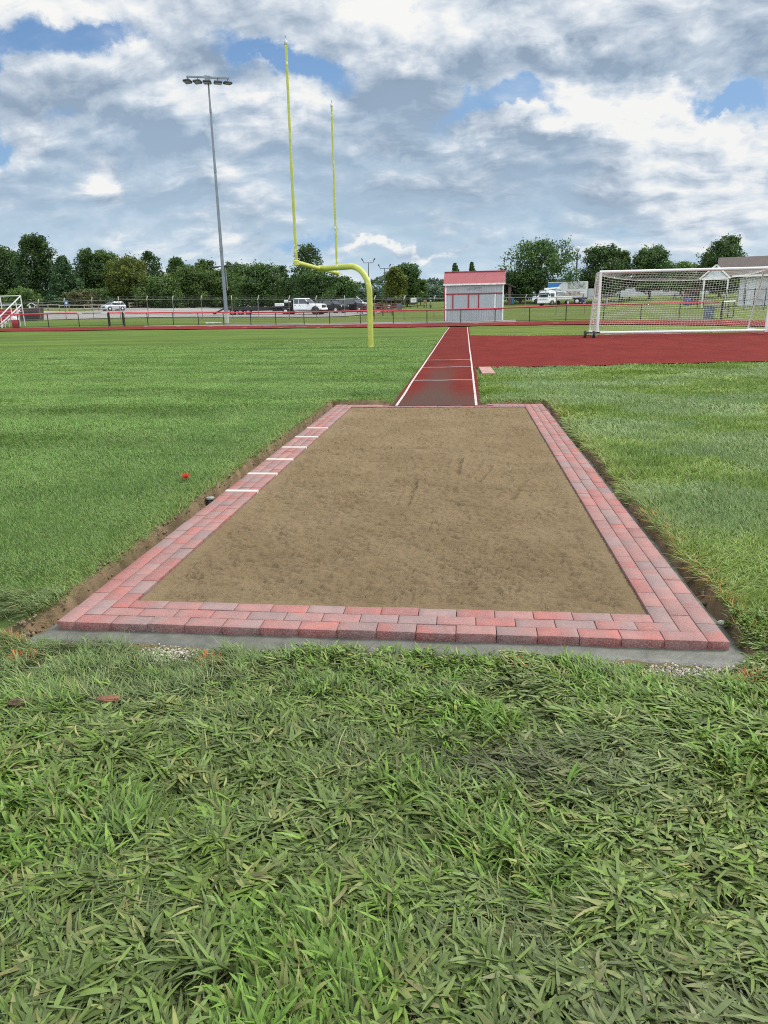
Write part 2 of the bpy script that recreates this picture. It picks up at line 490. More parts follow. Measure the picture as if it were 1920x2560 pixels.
pb.build('back_edging', border)
for y in marks:
    MB().box((-1.55, y, -.028), (.296, .058, .062), bev=.003).build('distance_mark', MORT, border)

# ---- sand
def sand():
    m, nt, b = base_mat('raked damp sand')
    co = nt.new('ShaderNodeTexCoord').outputs['Object']
    k = nt.ss(nt.noise(co, 1.3, 5, .6), .35, .65)
    cc = nt.mix(k, (.180, .131, .074), (.212, .157, .092))
    cc = nt.mix(nt.m('MULTIPLY', nt.ss(nt.noise(co, 90, 4, .7), .5, .72), .22), cc, (.125, .088, .050))
    cc = nt.mix(nt.ss(nt.noise(co, 420, 2, .6), .70, .76), cc, (.26, .22, .16))
    nt.put(b.inputs['Base Color'], cc); b.inputs['Roughness'].default_value = .95; b.inputs['Specular IOR Level'].default_value = .1
    o = nt.new('ShaderNodeBump'); o.inputs['Strength'].default_value = .9; o.inputs['Distance'].default_value = .015
    nt.put(o.inputs['Height'], nt.noise(nt.scale(co, (.8, 1.25, 1)), 105, 7, .74)); nt.put(b.inputs['Normal'], o.outputs[0])
    xs = np.linspace(-1.399, 1.399, 300); ys = np.concatenate([np.arange(.301, 3.2, .0095), np.arange(3.2, L-.301, .014), [L-.301]])
    X, Y = np.meshgrid(xs, ys)
    wx = X+.06*fbm(X*6, Y*6, 2, 2); wy = Y+.06*fbm(X*6, Y*6, 3, 2)
    n = fbm(wx*17, wy*50, 40, 5, .62)
    lump = np.clip(n-.36, 0, 1)*.072*(.55+.9*fbm(X*1.6, Y*2.6, 43, 3))
    rip = np.abs(np.sin((Y+.18*fbm(X*1.2, Y*1.2, 50, 3))*62+2*fbm(X*2.5, Y*2.5, 51, 2)))*(.004)*np.clip(fbm(X*.9, Y*.9, 52, 3)*2.4-.7, 0, 1)
    z = -.036+lump+rip+(fbm(X*1.1, Y*1.1, 60, 3)-.5)*.05+(fbm(X*3.2+Y*.5, Y*17, 63, 3)-.5)*.042+(vnoise(X*85, Y*95, 61)-.5)*.008
    def groove(z, p, q, wd, dp, tread=0):
        px, py = p; qx, qy = q; ln = math.hypot(qx-px, qy-py); ux, uy = (qx-px)/ln, (qy-py)/ln
        t = (X-px)*ux+(Y-py)*uy; s = (X-px)*-uy+(Y-py)*ux
        k = np.clip(1-(s/wd)**2, 0, 1)*((t > 0) & (t < ln))
        if tread: k = k*(.35+.65*(np.sin(t*tread*2*math.pi) > 0))
        rim = np.exp(-((np.abs(s)-wd*1.25)/(wd*.4))**2)*((t > 0) & (t < ln))*.35
        return z-dp*k+dp*rim
    for a, b_, wd, dp, tr in [((-.42, 4.86), (.02, 4.92), .05, .03, 26), ((1.0, 6.1), (1.45, 6.2), .05, .018, 26), ((.35, 3.6), (.38, 4.3), .05, .03, 0), ((-.05, 2.4), (-.02, 3.3), .04, .02, 0), ((-.75, 4.15), (-.2, 4.2), .04, .018, 24), ((.55, 3.3), (.7, 4.0), .05, .02, 0), ((.8, 2.6), (1.0, 3.4), .06, .016, 0)]:
        z = groove(z, a, b_, wd, dp, tr)
    for i in range(34):
        cx, cy = random.uniform(-1.2, 1.2), random.uniform(.5, 8); r = random.uniform(.05, .13)
        q = ((X-cx)**2+((Y-cy)*1.1)**2)/r**2
        z = z+random.uniform(-.022, .018)*np.exp(-q)
    e = np.minimum(1.4-np.abs(X), np.minimum(Y-.3, L-.3-Y))
    z = z*np.clip(e/.12, .0, 1)+(-.016+.012*(n-.5))*(1-np.clip(e/.12, 0, 1))
    z = np.minimum(z, .02)
    o = np_mesh('sand', np.c_[X.ravel(), Y.ravel(), z.ravel()], quads=grid_faces(len(xs), len(ys)), m=m, smooth=True)
    tag(o, kind='structure')
sand()

# ---- runway and the other red surfaces
def rubber(name, dark, light, worn=None):
    m, nt, b = base_mat(name)
    co = nt.new('ShaderNodeTexCoord').outputs['Object']
    k = nt.ss(nt.noise(nt.scale(co, (1, .4, 1)), 1.2, 6, .65), .3, .7)
    cc = nt.mix(k, dark, light)
    cc = nt.mix(nt.m('MULTIPLY', nt.ss(nt.noise(co, 160, 3, .6), .45, .7), .5), cc, tuple(v*.45 for v in dark))
    cc = nt.mix(nt.ss(nt.noise(nt.scale(co, (.5, 2.5, 1)), 2.2, 6, .75), .71, .76), cc, (.17, .07, .055))
    if worn:
        sx = nt.new('ShaderNodeSeparateXYZ'); nt.put(sx.inputs[0], co)
        f = nt.m('ADD', nt.ss(sx.outputs[1], 11.2, 8.6), nt.m('MULTIPLY', nt.m('MULTIPLY', nt.ss(sx.outputs[1], 18., 12.5), nt.ss(nt.m('ABSOLUTE', nt.m('ADD', sx.outputs[0], .1)), .45, .1)), .8))
        f = nt.m('MULTIPLY', f, nt.m('ADD', .55, nt.m('MULTIPLY', nt.noise(co, 3, 5, .6), .6)), clamp=True)
        cc = nt.mix(f, cc, worn)
    nt.put(b.inputs['Base Color'], cc); b.inputs['Roughness'].default_value = .9; b.inputs['Specular IOR Level'].default_value = .06
    o = nt.new('ShaderNodeBump'); o.inputs['Strength'].default_value = .4; o.inputs['Distance'].default_value = .006
    nt.put(o.inputs['Height'], nt.noise(co, 200, 3, .7)); nt.put(b.inputs['Normal'], o.outputs[0])
    return m
RED = rubber('red rubber surface', (.118, .0140, .011), (.155, .021, .016))
REDW = rubber('worn runway rubber', (.105, .0145, .011), (.142, .022, .016), (.075, .042, .034))
TRK = rubber('track rubber', (.135, .018, .016), (.17, .026, .022))
WHITE = mat('faded white line paint', (.44, .385, .365), .7, var=.2, vs=8, chip=(.20, .08, .065), chips=9.)
def rw_z(y, X=0.): return .005+.03*min(max((y-8.6)/5, 0), 1)+t1(X, y)
def sheet(name, rows, m, parent=None, lift=0.):
    """rows of equally many (x, y, z)"""
    V = [p for r in rows for p in r]; n = len(rows[0])
    return np_mesh(name, [(p[0], p[1], p[2]+lift) for p in V], quads=grid_faces(n, len(rows)), m=m, parent=parent)
rw_rows = []
for y in np.concatenate([np.arange(L-.20, 14, .25), np.arange(14, 50.4, 1.)]):
    jl = (.715-.05*min(max((y-9.5)/3, 0), 1)+.05*(vnoise(np.array([y*1.7]), np.array([.5]), 3)[0]-.5)); jr = .765+.04*(vnoise(np.array([y*1.9]), np.array([4.5]), 3)[0]-.5)
    rw_rows.append([(-.05+jl*(2*i/8-1) if i < 8 else -.05+jr, y, rw_z(y)) for i in range(9)])
runway = tag(sheet('runway', rw_rows, REDW), kind='structure')
for sx in (-.665, .625):
    rows = []
    for y in np.concatenate([np.arange(L-.20, 14, .25), np.arange(14, 50.3, 1.)]):
        o_ = .012*(vnoise(np.array([y*.6]), np.array([sx]), 8)[0]-.5)
        rows.append([(sx-.020+o_, y, rw_z(y)+.004), (sx+.020+o_, y, rw_z(y)+.004)])
    sheet('side_line', rows, WHITE, runway)
for y, s in ((12.25, .0), (15.5, .06), (18.05, .04)):
    rows = [[(-.64+1.24*i/12, y-.034+s*i/12+.02*math.sin(i*.9), rw_z(y)+.0045) for i in range(13)], [(-.64+1.24*i/12, y+.034+s*i/12+.02*math.sin(i*.9), rw_z(y)+.0045) for i in range(13)]]
    sheet('cross_line', rows, WHITE, runway)
def ribbon(name, near, fardata, m, lift, n=70, k=4, parent=None):
    """sheet between two polylines of photograph ground points, draped on the terrain"""
    def res(pl):
        pl = [np.array(p[:2]) for p in pl]; s = np.r_[0, np.cumsum([np.linalg.norm(b-a) for a, b in zip(pl, pl[1:])])]
        t = np.linspace(0, s[-1], n); return np.c_[np.interp(t, s, [p[0] for p in pl]), np.interp(t, s, [p[1] for p in pl])]
    A, B = res(near), res(fardata); rows = []
    for j in range(k+1):
        Q = A*(1-j/k)+B*j/k; z = T(Q[:, 0], Q[:, 1])
        rows.append([(q[0], q[1], zz+lift) for q, zz in zip(Q, z)])
    o = sheet(name, rows, m, parent)
    return o if parent else tag(o, kind='structure')
tn = [(-40,831.5),(0,829.2),(160,828.3),(360,825),(560,823.4),(740,821.3),(940,819.7),(1120,817.2),(1290,814),(1440,812.5),(1600,812.5),(1700,813.7),(1900,817.5),(2000,820)]
tf = [(-40,824.3),(0,823.2),(160,820),(360,817),(560,815.8),(740,814),(940,811.8),(1120,808.3),(1290,806),(1440,803.2),(1600,802.5),(1700,802.5),(1900,803.2),(2000,804)]
TN = [G(*p) for p in tn]; TF = [G(*p) for p in tf]
track = ribbon('running_track', TN, TF, TRK, .05)
AP_N = [(.70, 15.3)]+[tuple(G(x, y)[:2]) for x, y in [(1260,921),(1440,917.5),(1660,912),(1900,906.5),(2100,902)]]
AP_F = [(.70, 34.7)]+[tuple(G(x, y)[:2]) for x, y in [(1300,841),(1440,839.5),(1660,836),(1900,832),(2100,829)]]
apron = ribbon('red_apron', AP_N, AP_F, RED, .036, n=40, k=14)
path = ribbon('path', [G(x, y-.1) for x, y in tf[3:9]], [G(*p) for p in [(360,815.8),(560,812.2),(740,809.8),(940,806.8),(1120,803.6),(1290,800.5)]], mat('weathered grey concrete', (.19, .185, .175), .8, var=.2, vs=.6), .045)
GRV = mat('pale crushed stone lot', (.225, .212, .195), .95, var=.22, vs=.15, bump=.4, bs=6)
lot = ribbon('gravel_lot', [col(x, z) for x, z in [(-60, 93),(60, 90),(200, 87),(400, 84.5),(600, 83),(780, 82),(860, 84),(950, 96)]], [col(x, z) for x, z in [(-60, 128),(60, 130),(200, 128),(320, 150),(420, 190),(600, 205),(760, 180),(950, 130)]], GRV, .07, n=60, k=30)
for x, y, ln in [(364,818,10),(446,818.3,12),(526,818.4,12),(450,816.4,32),(586,816.5,26),(640,817,6),(668,817.2,20),(612,820,12),(702,820.3,12),(753,817.6,26),(715,817,8),(845,817.5,25),(805,816.6,8),(795,820.8,10),(895,816.7,8),(1022,817.3,8),(1190,810.5,13),(1278,809.5,13),(1390,809.2,14),(1580,810.5,18)]:
    a, b_ = G(x-ln/2, y), G(x+ln/2, y+.0); dv = np.array([0, .18])
    MBq = [[(a[0], a[1]-.1, a[2]+.058), (b_[0], b_[1]-.1, b_[2]+.058)], [(a[0], a[1]+.16, a[2]+.058), (b_[0], b_[1]+.16, b_[2]+.058)]]
    sheet('lane_mark', MBq, WHITE, track)
slab = MB().box((.97, 14.35, .035), (.30, 1.75, .05), rz=.03, bev=.006).build('paving_slab', mat('faded pink rubber slab', (.32, .18, .155), .8, var=.2, vs=6))
tag(slab, 'faded pink slab lying beside the runway at the apron corner', 'slab')
# ================================================================== grass: real blades, thinned out with distance
def blades(name, X, Y, Z, head, lean, curl, ln, wd, col_, m, S=3, twist=None, kind='stuff', bend=None):
    n = len(X)
    dx, dy = np.cos(head), np.sin(head)
    tw = np.zeros(n) if twist is None else twist
    # side vector: horizontal, turned round the blade by tw
    V = np.zeros((n, 2*S+1, 3), np.float32); C = np.zeros((n, 2*S+1, 3), np.float32)
    px, py, pz = X.copy(), Y.copy(), Z.copy()
    prof = {2: [.9, .85], 3: [.75, 1., .72], 4: [.62, 1., .95, .62]}[S]; h0 = head
    for s in range(S+1):
        a = lean+curl*s/S
        if bend is not None: hh = h0+bend*s/S; dx, dy = np.cos(hh), np.sin(hh)
        if s > 0:
            st = ln/S
            px = px+dx*np.sin(a)*st; py = py+dy*np.sin(a)*st; pz = pz+np.cos(a)*st
        shade = 1.
        if s < S:
            w = wd*prof[s]/2
            sx, sy, sz = -dy*np.cos(tw), dx*np.cos(tw), np.sin(tw)
            V[:, 2*s] = np.c_[px-sx*w, py-sy*w, pz-sz*w]; V[:, 2*s+1] = np.c_[px+sx*w, py+sy*w, pz+sz*w]
            C[:, 2*s] = col_; C[:, 2*s+1] = col_
        else:
            V[:, 2*S] = np.c_[px, py, pz]; C[:, 2*S] = col_*1.05
    b = (np.arange(n)*(2*S+1))[:, None]
    q = np.concatenate([b+np.array([[2*s, 2*s+1, 2*s+3, 2*s+2]]) for s in range(S-1)])
    t = b+np.array([[2*S-2, 2*S-1, 2*S]])
    o = np_mesh(name, V.reshape(-1, 3), quads=q, tris=t, m=m, col=C.reshape(-1, 3))
    return tag(o, kind=kind) if kind else o
GM = attr_mat('grass blades', rough=.5, spec=.22, trans=.18, var=.16, vs=45.)
def inview(X, Y, mx=260, my=420):
    dx, dy, dz = X-CAM[0], Y-CAM[1], -CAM[2]
    zc = dx*CF[0]+dy*CF[1]+dz*CF[2]
    u = 960+FOC*(dx*CR[0]+dy*CR[1]+dz*CR[2])/np.maximum(zc, .05); v = 1280-FOC*(dx*CU[0]+dy*CU[1]+dz*CU[2])/np.maximum(zc, .05)
    return (zc > .3) & (u > -mx) & (u < 1920+mx) & (v < 2560+my)
def lerp(a, b, k): return np.asarray(a)*(1-k[:, None])+np.asarray(b)*k[:, None]
def ss(x, a, b):
    t = np.clip((x-a)/(b-a), 0, 1); return t*t*(3-2*t)

# ---- trampled foreground: a thatch of thin dead blades, combed clumps of leaves over it, then standing tufts
def keep_front(X, Y, my=330):
    d = rect_d(X, Y)
    k = inview(X, Y, 620, my) & (d > edge_w(X, Y)) & (Y < .30)
    bay = np.maximum(np.exp(-((X+.98)/.22)**2), .95*np.exp(-((X-1.42)/.30)**2))
    k &= (-Y > .155+.165*bay+.05*(fbm(X*4, Y*0, 21, 3)-.4)) | (np.abs(X) > 1.72)
    return k & (np.hypot((X+1.93)/.13, (Y+.04)/.09)+(fbm(X*9, Y*9, 23, 3)-.5)*1.2 > 1)
def relief(X, Y): return (1-ss(Y, -.32, .10))*(.060*(fbm(X*2.6, Y*2.6, 140, 3)-.35)+.055*(fbm(X*7, Y*7, 141, 2)-.4))
def mud(X, Y): return np.exp(-(((X-.62)/.42)**2+((Y+1.0)/.17)**2))+.6*np.exp(-(((X-.95)/.35)**2+((Y+1.95)/.25)**2))+.75*np.exp(-(((X-.25)/.5)**2+((Y+.47)/.09)**2))
def foreground():
    near = lambda Y: ss(Y, -.9, -.28)
    # thatch
    n = 185000
    X = rng.uniform(-3.4, 3.6, n); Y = rng.uniform(-2.9, .45, n); k = keep_front(X, Y); X, Y = X[k], Y[k]; n = len(X)
    z = ground_z(X, Y)+relief(X, Y)*.8+.006*rng.random(n)
    c = lerp((.026, .036, .012), (.085, .092, .034), rng.random(n)); c = lerp(c, (.19, .155, .085), (rng.random(n) < .16)*.8); c = lerp(c, (.060, .055, .038), (mud(X, Y)*.8).clip(0, .85))  # dead thatch, its tone also kept dark to paint shaded gaps between clumps
    blades('thatch_grass', X, Y, z, rng.uniform(0, 6.28, n), rng.uniform(1.1, 1.55, n), rng.uniform(-.1, .35, n), rng.uniform(.03, .085, n), rng.uniform(.0018, .0042, n), c, GM, 3, rng.normal(0, .4, n))
    # combed clumps
    m = 19000
    cx = rng.uniform(-3.4, 3.6, m); cy = rng.uniform(-2.9, .45, m); k = keep_front(cx, cy); cx, cy = cx[k], cy[k]; m = len(cx)
    a1 = fbm(cx*.9, cy*.9, 101, 4); a2 = fbm(cx*2.1, cy*2.1, 102, 4); a3 = fbm(cx*5, cy*5, 103, 3)
    broad = (ss(a1*1.2+.20*cx+.10*(-cy-.6)+rng.normal(0, .10, m), .36, .58))
    flow = 2.75+4.2*(fbm(cx*.85, cy*.85, 105, 3)-.5)+rng.normal(0, .45, m); flow = np.where(rng.random(m) < .25*broad+.06, rng.uniform(0, 6.28, m), flow)
    up = ss(a2+.10*rng.random(m), .635, .72)
    up = np.maximum(up, ss(cy, -.66, -.40)*ss(a3+.2*rng.random(m), .50, .64))*(mud(cx, cy) < .45)
    fresh = ss(a2*.45+a3*.25+rng.random(m)*.42, .42, .74)
    per = 17
    I = np.repeat(np.arange(m), per); n = len(I); print('foreground leaves', n)
    B, U, F = broad[I], up[I]*(rng.random(n) < .8), fresh[I]
    X = cx[I]+rng.normal(0, .020, n); Y = cy[I]+rng.normal(0, .020, n)
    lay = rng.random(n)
    hd = flow[I]+rng.normal(0, .38+.25*B, n)
    ln = (.050+.055*rng.random(n))*(1.25-.35*B)*(1+.15*U)*(1-.42*near(Y))*(.8+.4*rng.random(m)[I])
    wd = ((.0030+.0016*rng.random(n))*(1-B)+(.0076+.0078*rng.random(n)**1.5)*B)*(1-.3*near(Y))
    lean = np.where(U > .4, rng.uniform(.25, .95, n), rng.uniform(1.24, 1.55, n))
    curl = np.where(U > .4, rng.uniform(.4, 1.2, n), rng.uniform(-.05, .34, n))
    z = ground_z(X, Y)+relief(X, Y)+.004+.024*lay*(1-.6*U)
    sage, olive, lush, dry = (.138, .188, .066), (.078, .115, .018), (.122, .205, .022), (.225, .210, .085)
    c = lerp(olive, sage, (.25+.55*rng.random(m)[I]+.2*rng.random(n)).clip(0, 1))
    c = lerp(c, lush, (F*.55).clip(0, 1)); c = lerp(c, (.118, .222, .034), U*.55)
    c = lerp(c, (.128, .165, .082), (1-B)*.5)
    c = lerp(c, dry, ((rng.random(m)[I] < .09)*.5+(rng.random(n) < .06)*.7).clip(0, .85))
    c = lerp(c, (.050, .072, .022), (.70*(1-lay)**1.6*(U < .3)))  # lower leaves toned darker, painting shade deep in the mat
    c = lerp(c, (.070, .068, .044), (mud(X, Y)*(.35+.65*rng.random(n))).clip(0, .88))
    c = c*(.58+.80*rng.random(n)**1.3)[:, None]*(.84+.45*fbm(X*.55+3, Y*.55, 104, 3))[:, None]
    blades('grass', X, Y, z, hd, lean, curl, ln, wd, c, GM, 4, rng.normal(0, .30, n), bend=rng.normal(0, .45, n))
    # standing broad weeds
    k = 900; cx = rng.uniform(-2.2, 2.4, k); cy = rng.uniform(-2.7, -.32, k)
    w8 = fbm(cx*2.1, cy*2.1, 102, 4)+.12*rng.random(k); sel = np.argsort(-w8)[:330]; cx, cy = cx[sel], cy[sel]
    ok = inview(cx, cy, 150, 250); cx, cy = cx[ok], cy[ok]
    per = 10; I = np.repeat(np.arange(len(cx)), per); n = len(I)
    X = cx[I]+rng.normal(0, .012, n); Y = cy[I]+rng.normal(0, .012, n)
    c = lerp((.095, .195, .028), (.165, .258, .048), rng.random(len(cx))[I])*(.75+.45*rng.random(n))[:, None]
    blades('weeds', X, Y, ground_z(X, Y)+relief(X, Y)+.004, rng.uniform(0, 6.28, n), rng.uniform(.35, 1.0, n), rng.uniform(.4, 1.2, n), rng.uniform(.06, .13, n)*(1-.35*near(Y)), rng.uniform(.005, .0115, n), c, GM, 4, rng.normal(0, .3, n), bend=rng.normal(0, .5, n))
foreground()

# ---- the mown lawns
def lawns():
    n = 1400000
    d0, d1, e = 2.6, 40., .5
    d = (rng.random(n)*(d1**e-d0**e)+d0**e)**(1/e)
    half = math.atan(960/FOC)*1.0+.33
    th = math.pi/2+YAW+rng.uniform(-half-.02, half+.02, n)
    X = CAM[0]+d*np.cos(th); Y = CAM[1]+d*np.sin(th)
    rd = rect_d(X, Y); w = edge_w(X, Y)
    keep = (rd > w-.012) & (Y > .0) & (rng.random(n) > ss(d, 27., 40.)) & inview(X, Y, 900, 200)
    keep &= np.hypot((X+1.93)/.13, (Y+.04)/.09)+(fbm(X*9, Y*9, 23, 3)-.5)*1.2 > 1
    keep &= ~((np.abs(X+.02) < .70+.06*vnoise(Y*3, Y*0, 6)) & (Y > L-.2))
    apn = np.interp(X, [p[0] for p in AP_N], [p[1] for p in AP_N]); apf = np.interp(X, [p[0] for p in AP_F], [p[1] for p in AP_F])
    keep &= ~((X > .62) & (Y > apn+.12*(vnoise(X*4, Y*0, 7)-.6)) & (Y < apf))
    keep &= ~((np.abs(X-.97) < .12) & (np.abs(Y-14.35) < .8))
    X, Y, d, rd = X[keep], Y[keep], d[keep], rd[keep]; w = w[keep]; n = len(X); print('lawn blades', n)
    left = X < -.4
    z = ground_z(X, Y)
    ed = np.exp(-np.clip(rd-w, 0, 9)/.16)*(Y < 9.2)
    sc = np.maximum(1, d/4.2)
    r1 = fbm(X*1.4, Y*1.4, 201, 4); r2 = fbm(X*4, Y*4, 202, 3); r3 = fbm(X*.5, Y*.8, 203, 3)
    ln = np.where(left, .019+.014*rng.random(n), .036+.044*rng.random(n)*ss(r1, .3, .65))*(1+.55*ed)*np.minimum(sc, 1.5)
    wd = (np.where(left, .0022, .0034)+.0016*rng.random(n))*sc**.95
    hd = np.where(left, 2.4, .6)+5*(r3-.5)+rng.normal(0, .8, n)
    hd = np.where(rng.random(n) < .35, rng.uniform(0, 6.28, n), hd)
    to_pit = np.where(np.abs(X) > 1.7, np.where(X < 0, 0., math.pi), -math.pi/2)
    hd = np.where(rng.random(n) < ed*.45*(Y > .7), to_pit+rng.normal(0, .7, n), hd)
    flat = ss(r1, .52, .66)*np.where(left, .55, .9)
    lean = rng.uniform(.15, .8, n)+.55*flat+.35*ed*rng.random(n); curl = rng.uniform(.1, .75, n)
    mow = .5+.5*np.sin(Y*2.4+X*.25+1.2*r3)
    cl = lerp((.078, .162, .031), (.142, .236, .056), ss(r1*.5+r2*.3+rng.random(n)*.35, .3, .8))
    cl = cl*(.86+.26*mow*ss(d, 5, 12))[:, None]
    cr = lerp((.098, .172, .030), (.190, .268, .055), ss(r1*.45+r2*.35+rng.random(n)*.35, .3, .78))
    cr = lerp(cr, (.145, .210, .105), ss(r3, .5, .64)*.5)
    c = np.where(left[:, None], cl, cr)
    c = lerp(c, (.19, .25, .06), (ed*.5).clip(0, 1))
    c = lerp(c, (.24, .185, .085), (ed*(rng.random(n) < .16)*.85))
    c = lerp(c, (.19, .175, .085), (rng.random(n) < .03)*.8)
    oran = np.exp(-((rd-w)/.06)**2)*(~left)*(fbm(X*3, Y*3, 207, 2) > .60)*(rng.random(n) < .25)*(Y < 8.4)
    c = lerp(c, (.42, .13, .03), oran*.75)
    vv = .5-.30*ss(d, 5., 16.)
    c = c*(1-vv/2+vv*rng.random(n))[:, None]*np.where(left, 1.08, 1.04)[:, None]
    blades('lawn_grass', X, Y, z-.003, hd, lean, curl, ln, wd, c, GM, 2, rng.normal(0, .5, n))
lawns()

# ---- tufts sprayed with marking paint, loose gravel, bark
PAINT = {'o': attr_mat('orange sprayed blades', rough=.5, spec=.3, trans=.15, var=.1), }
def tuft(name, x, y, r, n, c0, c1, h, label, grp=None, cat='grass tuft', z=None):
    a = rng.uniform(0, 6.28, n); q = r*np.sqrt(rng.random(n))
    X = x+q*np.cos(a); Y = y+q*np.sin(a)
    Z = ground_z(X, Y)+.012+np.maximum(relief(X, Y), 0) if z is None else np.full(n, z)
    c = lerp(c0, c1, rng.random(n))*(.8+.4*rng.random(n))[:, None]
    o = blades(name, X, Y, Z, a+rng.normal(0, .6, n), rng.uniform(.2, 1.1, n), rng.uniform(.2, .8, n), rng.uniform(.6, 1.2, n)*h, rng.uniform(.0025, .005, n), c, PAINT['o'], 3, rng.normal(0, .3, n), kind=None)
    return tag(o, label, cat, grp)
OR0, OR1 = (.60, .075, .015), (.70, .16, .03)
P = [G(x, y)[:2] for x, y in [(52, 1622), (20, 1590), (520, 1640), (1893, 1702), (1290, 1652), (1418, 1652)]]
tuft('painted_grass_tuft', *P[0], .050, 130, OR0, OR1, .045, 'orange painted grass tuft beside the bare soil at the left front corner, brightest of all')
tuft('painted_grass_tuft', *P[1], .075, 110, (.45, .13, .04), (.35, .26, .08), .05, 'faded orange painted grass tuft just behind the brightest tuft at the left front corner')
tuft('painted_grass_tuft', *P[2], .038, 70, (.55, .09, .02), (.45, .2, .05), .042, 'small orange painted grass tuft in front of the mortar footing beside the left gravel patch')
tuft('painted_grass_tuft', *P[3], .080, 130, (.50, .11, .03), (.34, .24, .08), .05, 'large orange brown painted grass tuft beyond the right front corner of the border')
tuft('painted_grass_tuft', *P[4], .022, 22, OR0, OR1, .04, 'tiny orange painted grass tuft before the middle of the front edging')
wk = thing('marker_whisker', 'bright red bristle marker standing in the lawn left of the sand pit', 'marker', (-2.12, 2.92, 0))
wz = float(ground_z(np.array([-2.12]), np.array([2.92]))[0]); wk.location = (-2.12, 2.92, wz)
mb = MB(); mb.tube([(0, 0, -.01), (0, 0, .035)], .007, 8); mb.build('stem', mat('dark red plastic', (.25, .02, .015), .4), wk)
n = 170; a = rng.uniform(0, 6.28, n)
b = blades('bristles', np.cos(a)*.006, np.sin(a)*.006, np.full(n, .03), a, rng.uniform(.25, 1.25, n), rng.uniform(.0, .25, n), rng.uniform(.045, .07, n), np.full(n, .0025), np.tile((.62, .035, .025), (n, 1))*(.7+.5*rng.random(n))[:, None], PAINT['o'], 3, kind=None)
b.parent = wk
def stones(name, spots, n, s0, s1, cols):
    V, F, C = [], [], []
    bm = bmesh.new(); bmesh.ops.create_icosphere(bm, subdivisions=1, radius=1.); bm.verts.ensure_lookup_table()
    bv = np.array([v.co[:] for v in bm.verts]); bf = np.array([[v.index for v in f.verts] for f in bm.faces]); bm.free()
    k = 0
    for cx, cy, rx, ry, fr in spots:
        for i in range(int(n*fr)):
            x, y = rng.normal(cx, rx), rng.normal(cy, ry); s = s0+(s1-s0)*rng.random()**2.5
            zz = float(ground_z(np.array([x]), np.array([y]))[0]); zz = max(zz, -.078)
            p = bv*(s*rng.uniform(.6, 1.1, 3))*(1+rng.normal(0, .14, (len(bv), 1)))
            t = rng.uniform(0, 6.28); p = np.c_[p[:, 0]*math.cos(t)-p[:, 1]*math.sin(t), p[:, 0]*math.sin(t)+p[:, 1]*math.cos(t), p[:, 2]]
            V.append(p+(x, y, zz+s*.4+.012*math.exp(-((x-cx)/rx)**2-((y-cy)/ry)**2))); F.append(bf+k); k += len(bv)
            C.append(np.tile(np.array(cols[rng.integers(len(cols))])*rng.uniform(.7, 1.15), (len(bv), 1)))
    return np_mesh(name, np.concatenate(V), tris=np.concatenate(F), m=attr_mat('crushed limestone', rough=.9, var=.2, vs=60), col=np.concatenate(C))
tag(stones('gravel', [(-.98, -.235, .13, .042, 2.), (1.36, -.25, .20, .045, 2.8), (1.68, -.20, .09, .03, .8), (-.45, -.19, .3, .015, .3), (.5, -.20, .5, .015, .25), (-1.55, -.12, .2, .03, .15)], 620, .0022, .0085, [(.36, .33, .26), (.30, .27, .21), (.44, .42, .36), (.25, .215, .15)]), kind='stuff')
_cs = [(-1.7-.07+.02*math.sin(i*2.1), .15+i*.28, .022, .14, 1.) for i in range(30)]+[(-1.86, -.03, .05, .05, 5.)]+[(1.7+.085, .2+i*.4, .02, .2, .5) for i in range(21)]
tag(stones('loose_soil', _cs, 26, .003, .015, [(.17, .125, .078), (.135, .10, .06), (.20, .15, .098)]), kind='stuff')
def chunk(name, label, cat, x, y, dims, c, rz, m=None, n=3, z=None):
    bm = bmesh.new(); bmesh.ops.create_icosphere(bm, subdivisions=n, radius=1.)
    for v in bm.verts:
        p = np.array(v.co); k = .72+.55*fbm(np.array([p[0]*2.1+x*9]), np.array([p[1]*2.1+p[2]*1.7]), 60, 3)[0]
        v.co = Vector((p[0]*dims[0]*k, p[1]*dims[1]*k, p[2]*dims[2]*k))
    me = bpy.data.meshes.new(name); bm.to_mesh(me); bm.free(); me.materials.append(m or mat(cat+' '+name+str(x), c, .9, var=.35, vs=30, bump=.7, bs=60))
    o = link(bpy.data.objects.new(name, me)); zz = float(ground_z(np.array([x]), np.array([y]))[0]) if z is None else z
    o.location = (x, y, zz+dims[2]*.5); o.rotation_euler = (0, 0, rz); return tag(o, label, cat)
p = G(272, 1750); chunk('bark_piece', 'flat reddish brown bark piece lying on the trampled grass', 'bark', p[0], p[1], (.055, .022, .016), (.17, .08, .045), .15, z=-.004)
p = G(50, 1752); chunk('soil_clod', 'dull brown soil clod half sunk in grass west of the bark piece', 'soil clod', p[0], p[1], (.045, .03, .016), (.13, .085, .055), .4, z=-.012)
p = G(1805, 1538); chunk('stone', 'pale grey stone at the foot of the right turf edge near the front corner', 'stone', p[0], p[1], (.022, .015, .014), (.42, .42, .38), .3, z=-.05)
q = thing('drain_fitting', 'small dark grey fitting with pale flat cap beside the left paver edge', 'fitting', (-1.752, 2.52, -.062), .3)
MB().lathe([(.030, 0), (.034, .02), (.026, .035), (.024, .05)], n=12).build('body', mat('dark cast fitting', (.05, .05, .05), .6, var=.3, vs=30), q)
MB().lathe([(.001, .050), (.036, .051), (.036, .066), (.030, .070), (.001, .071)], n=14).build('cap', mat('grey dusty cap', (.22, .22, .20), .7, var=.3, vs=40), q)
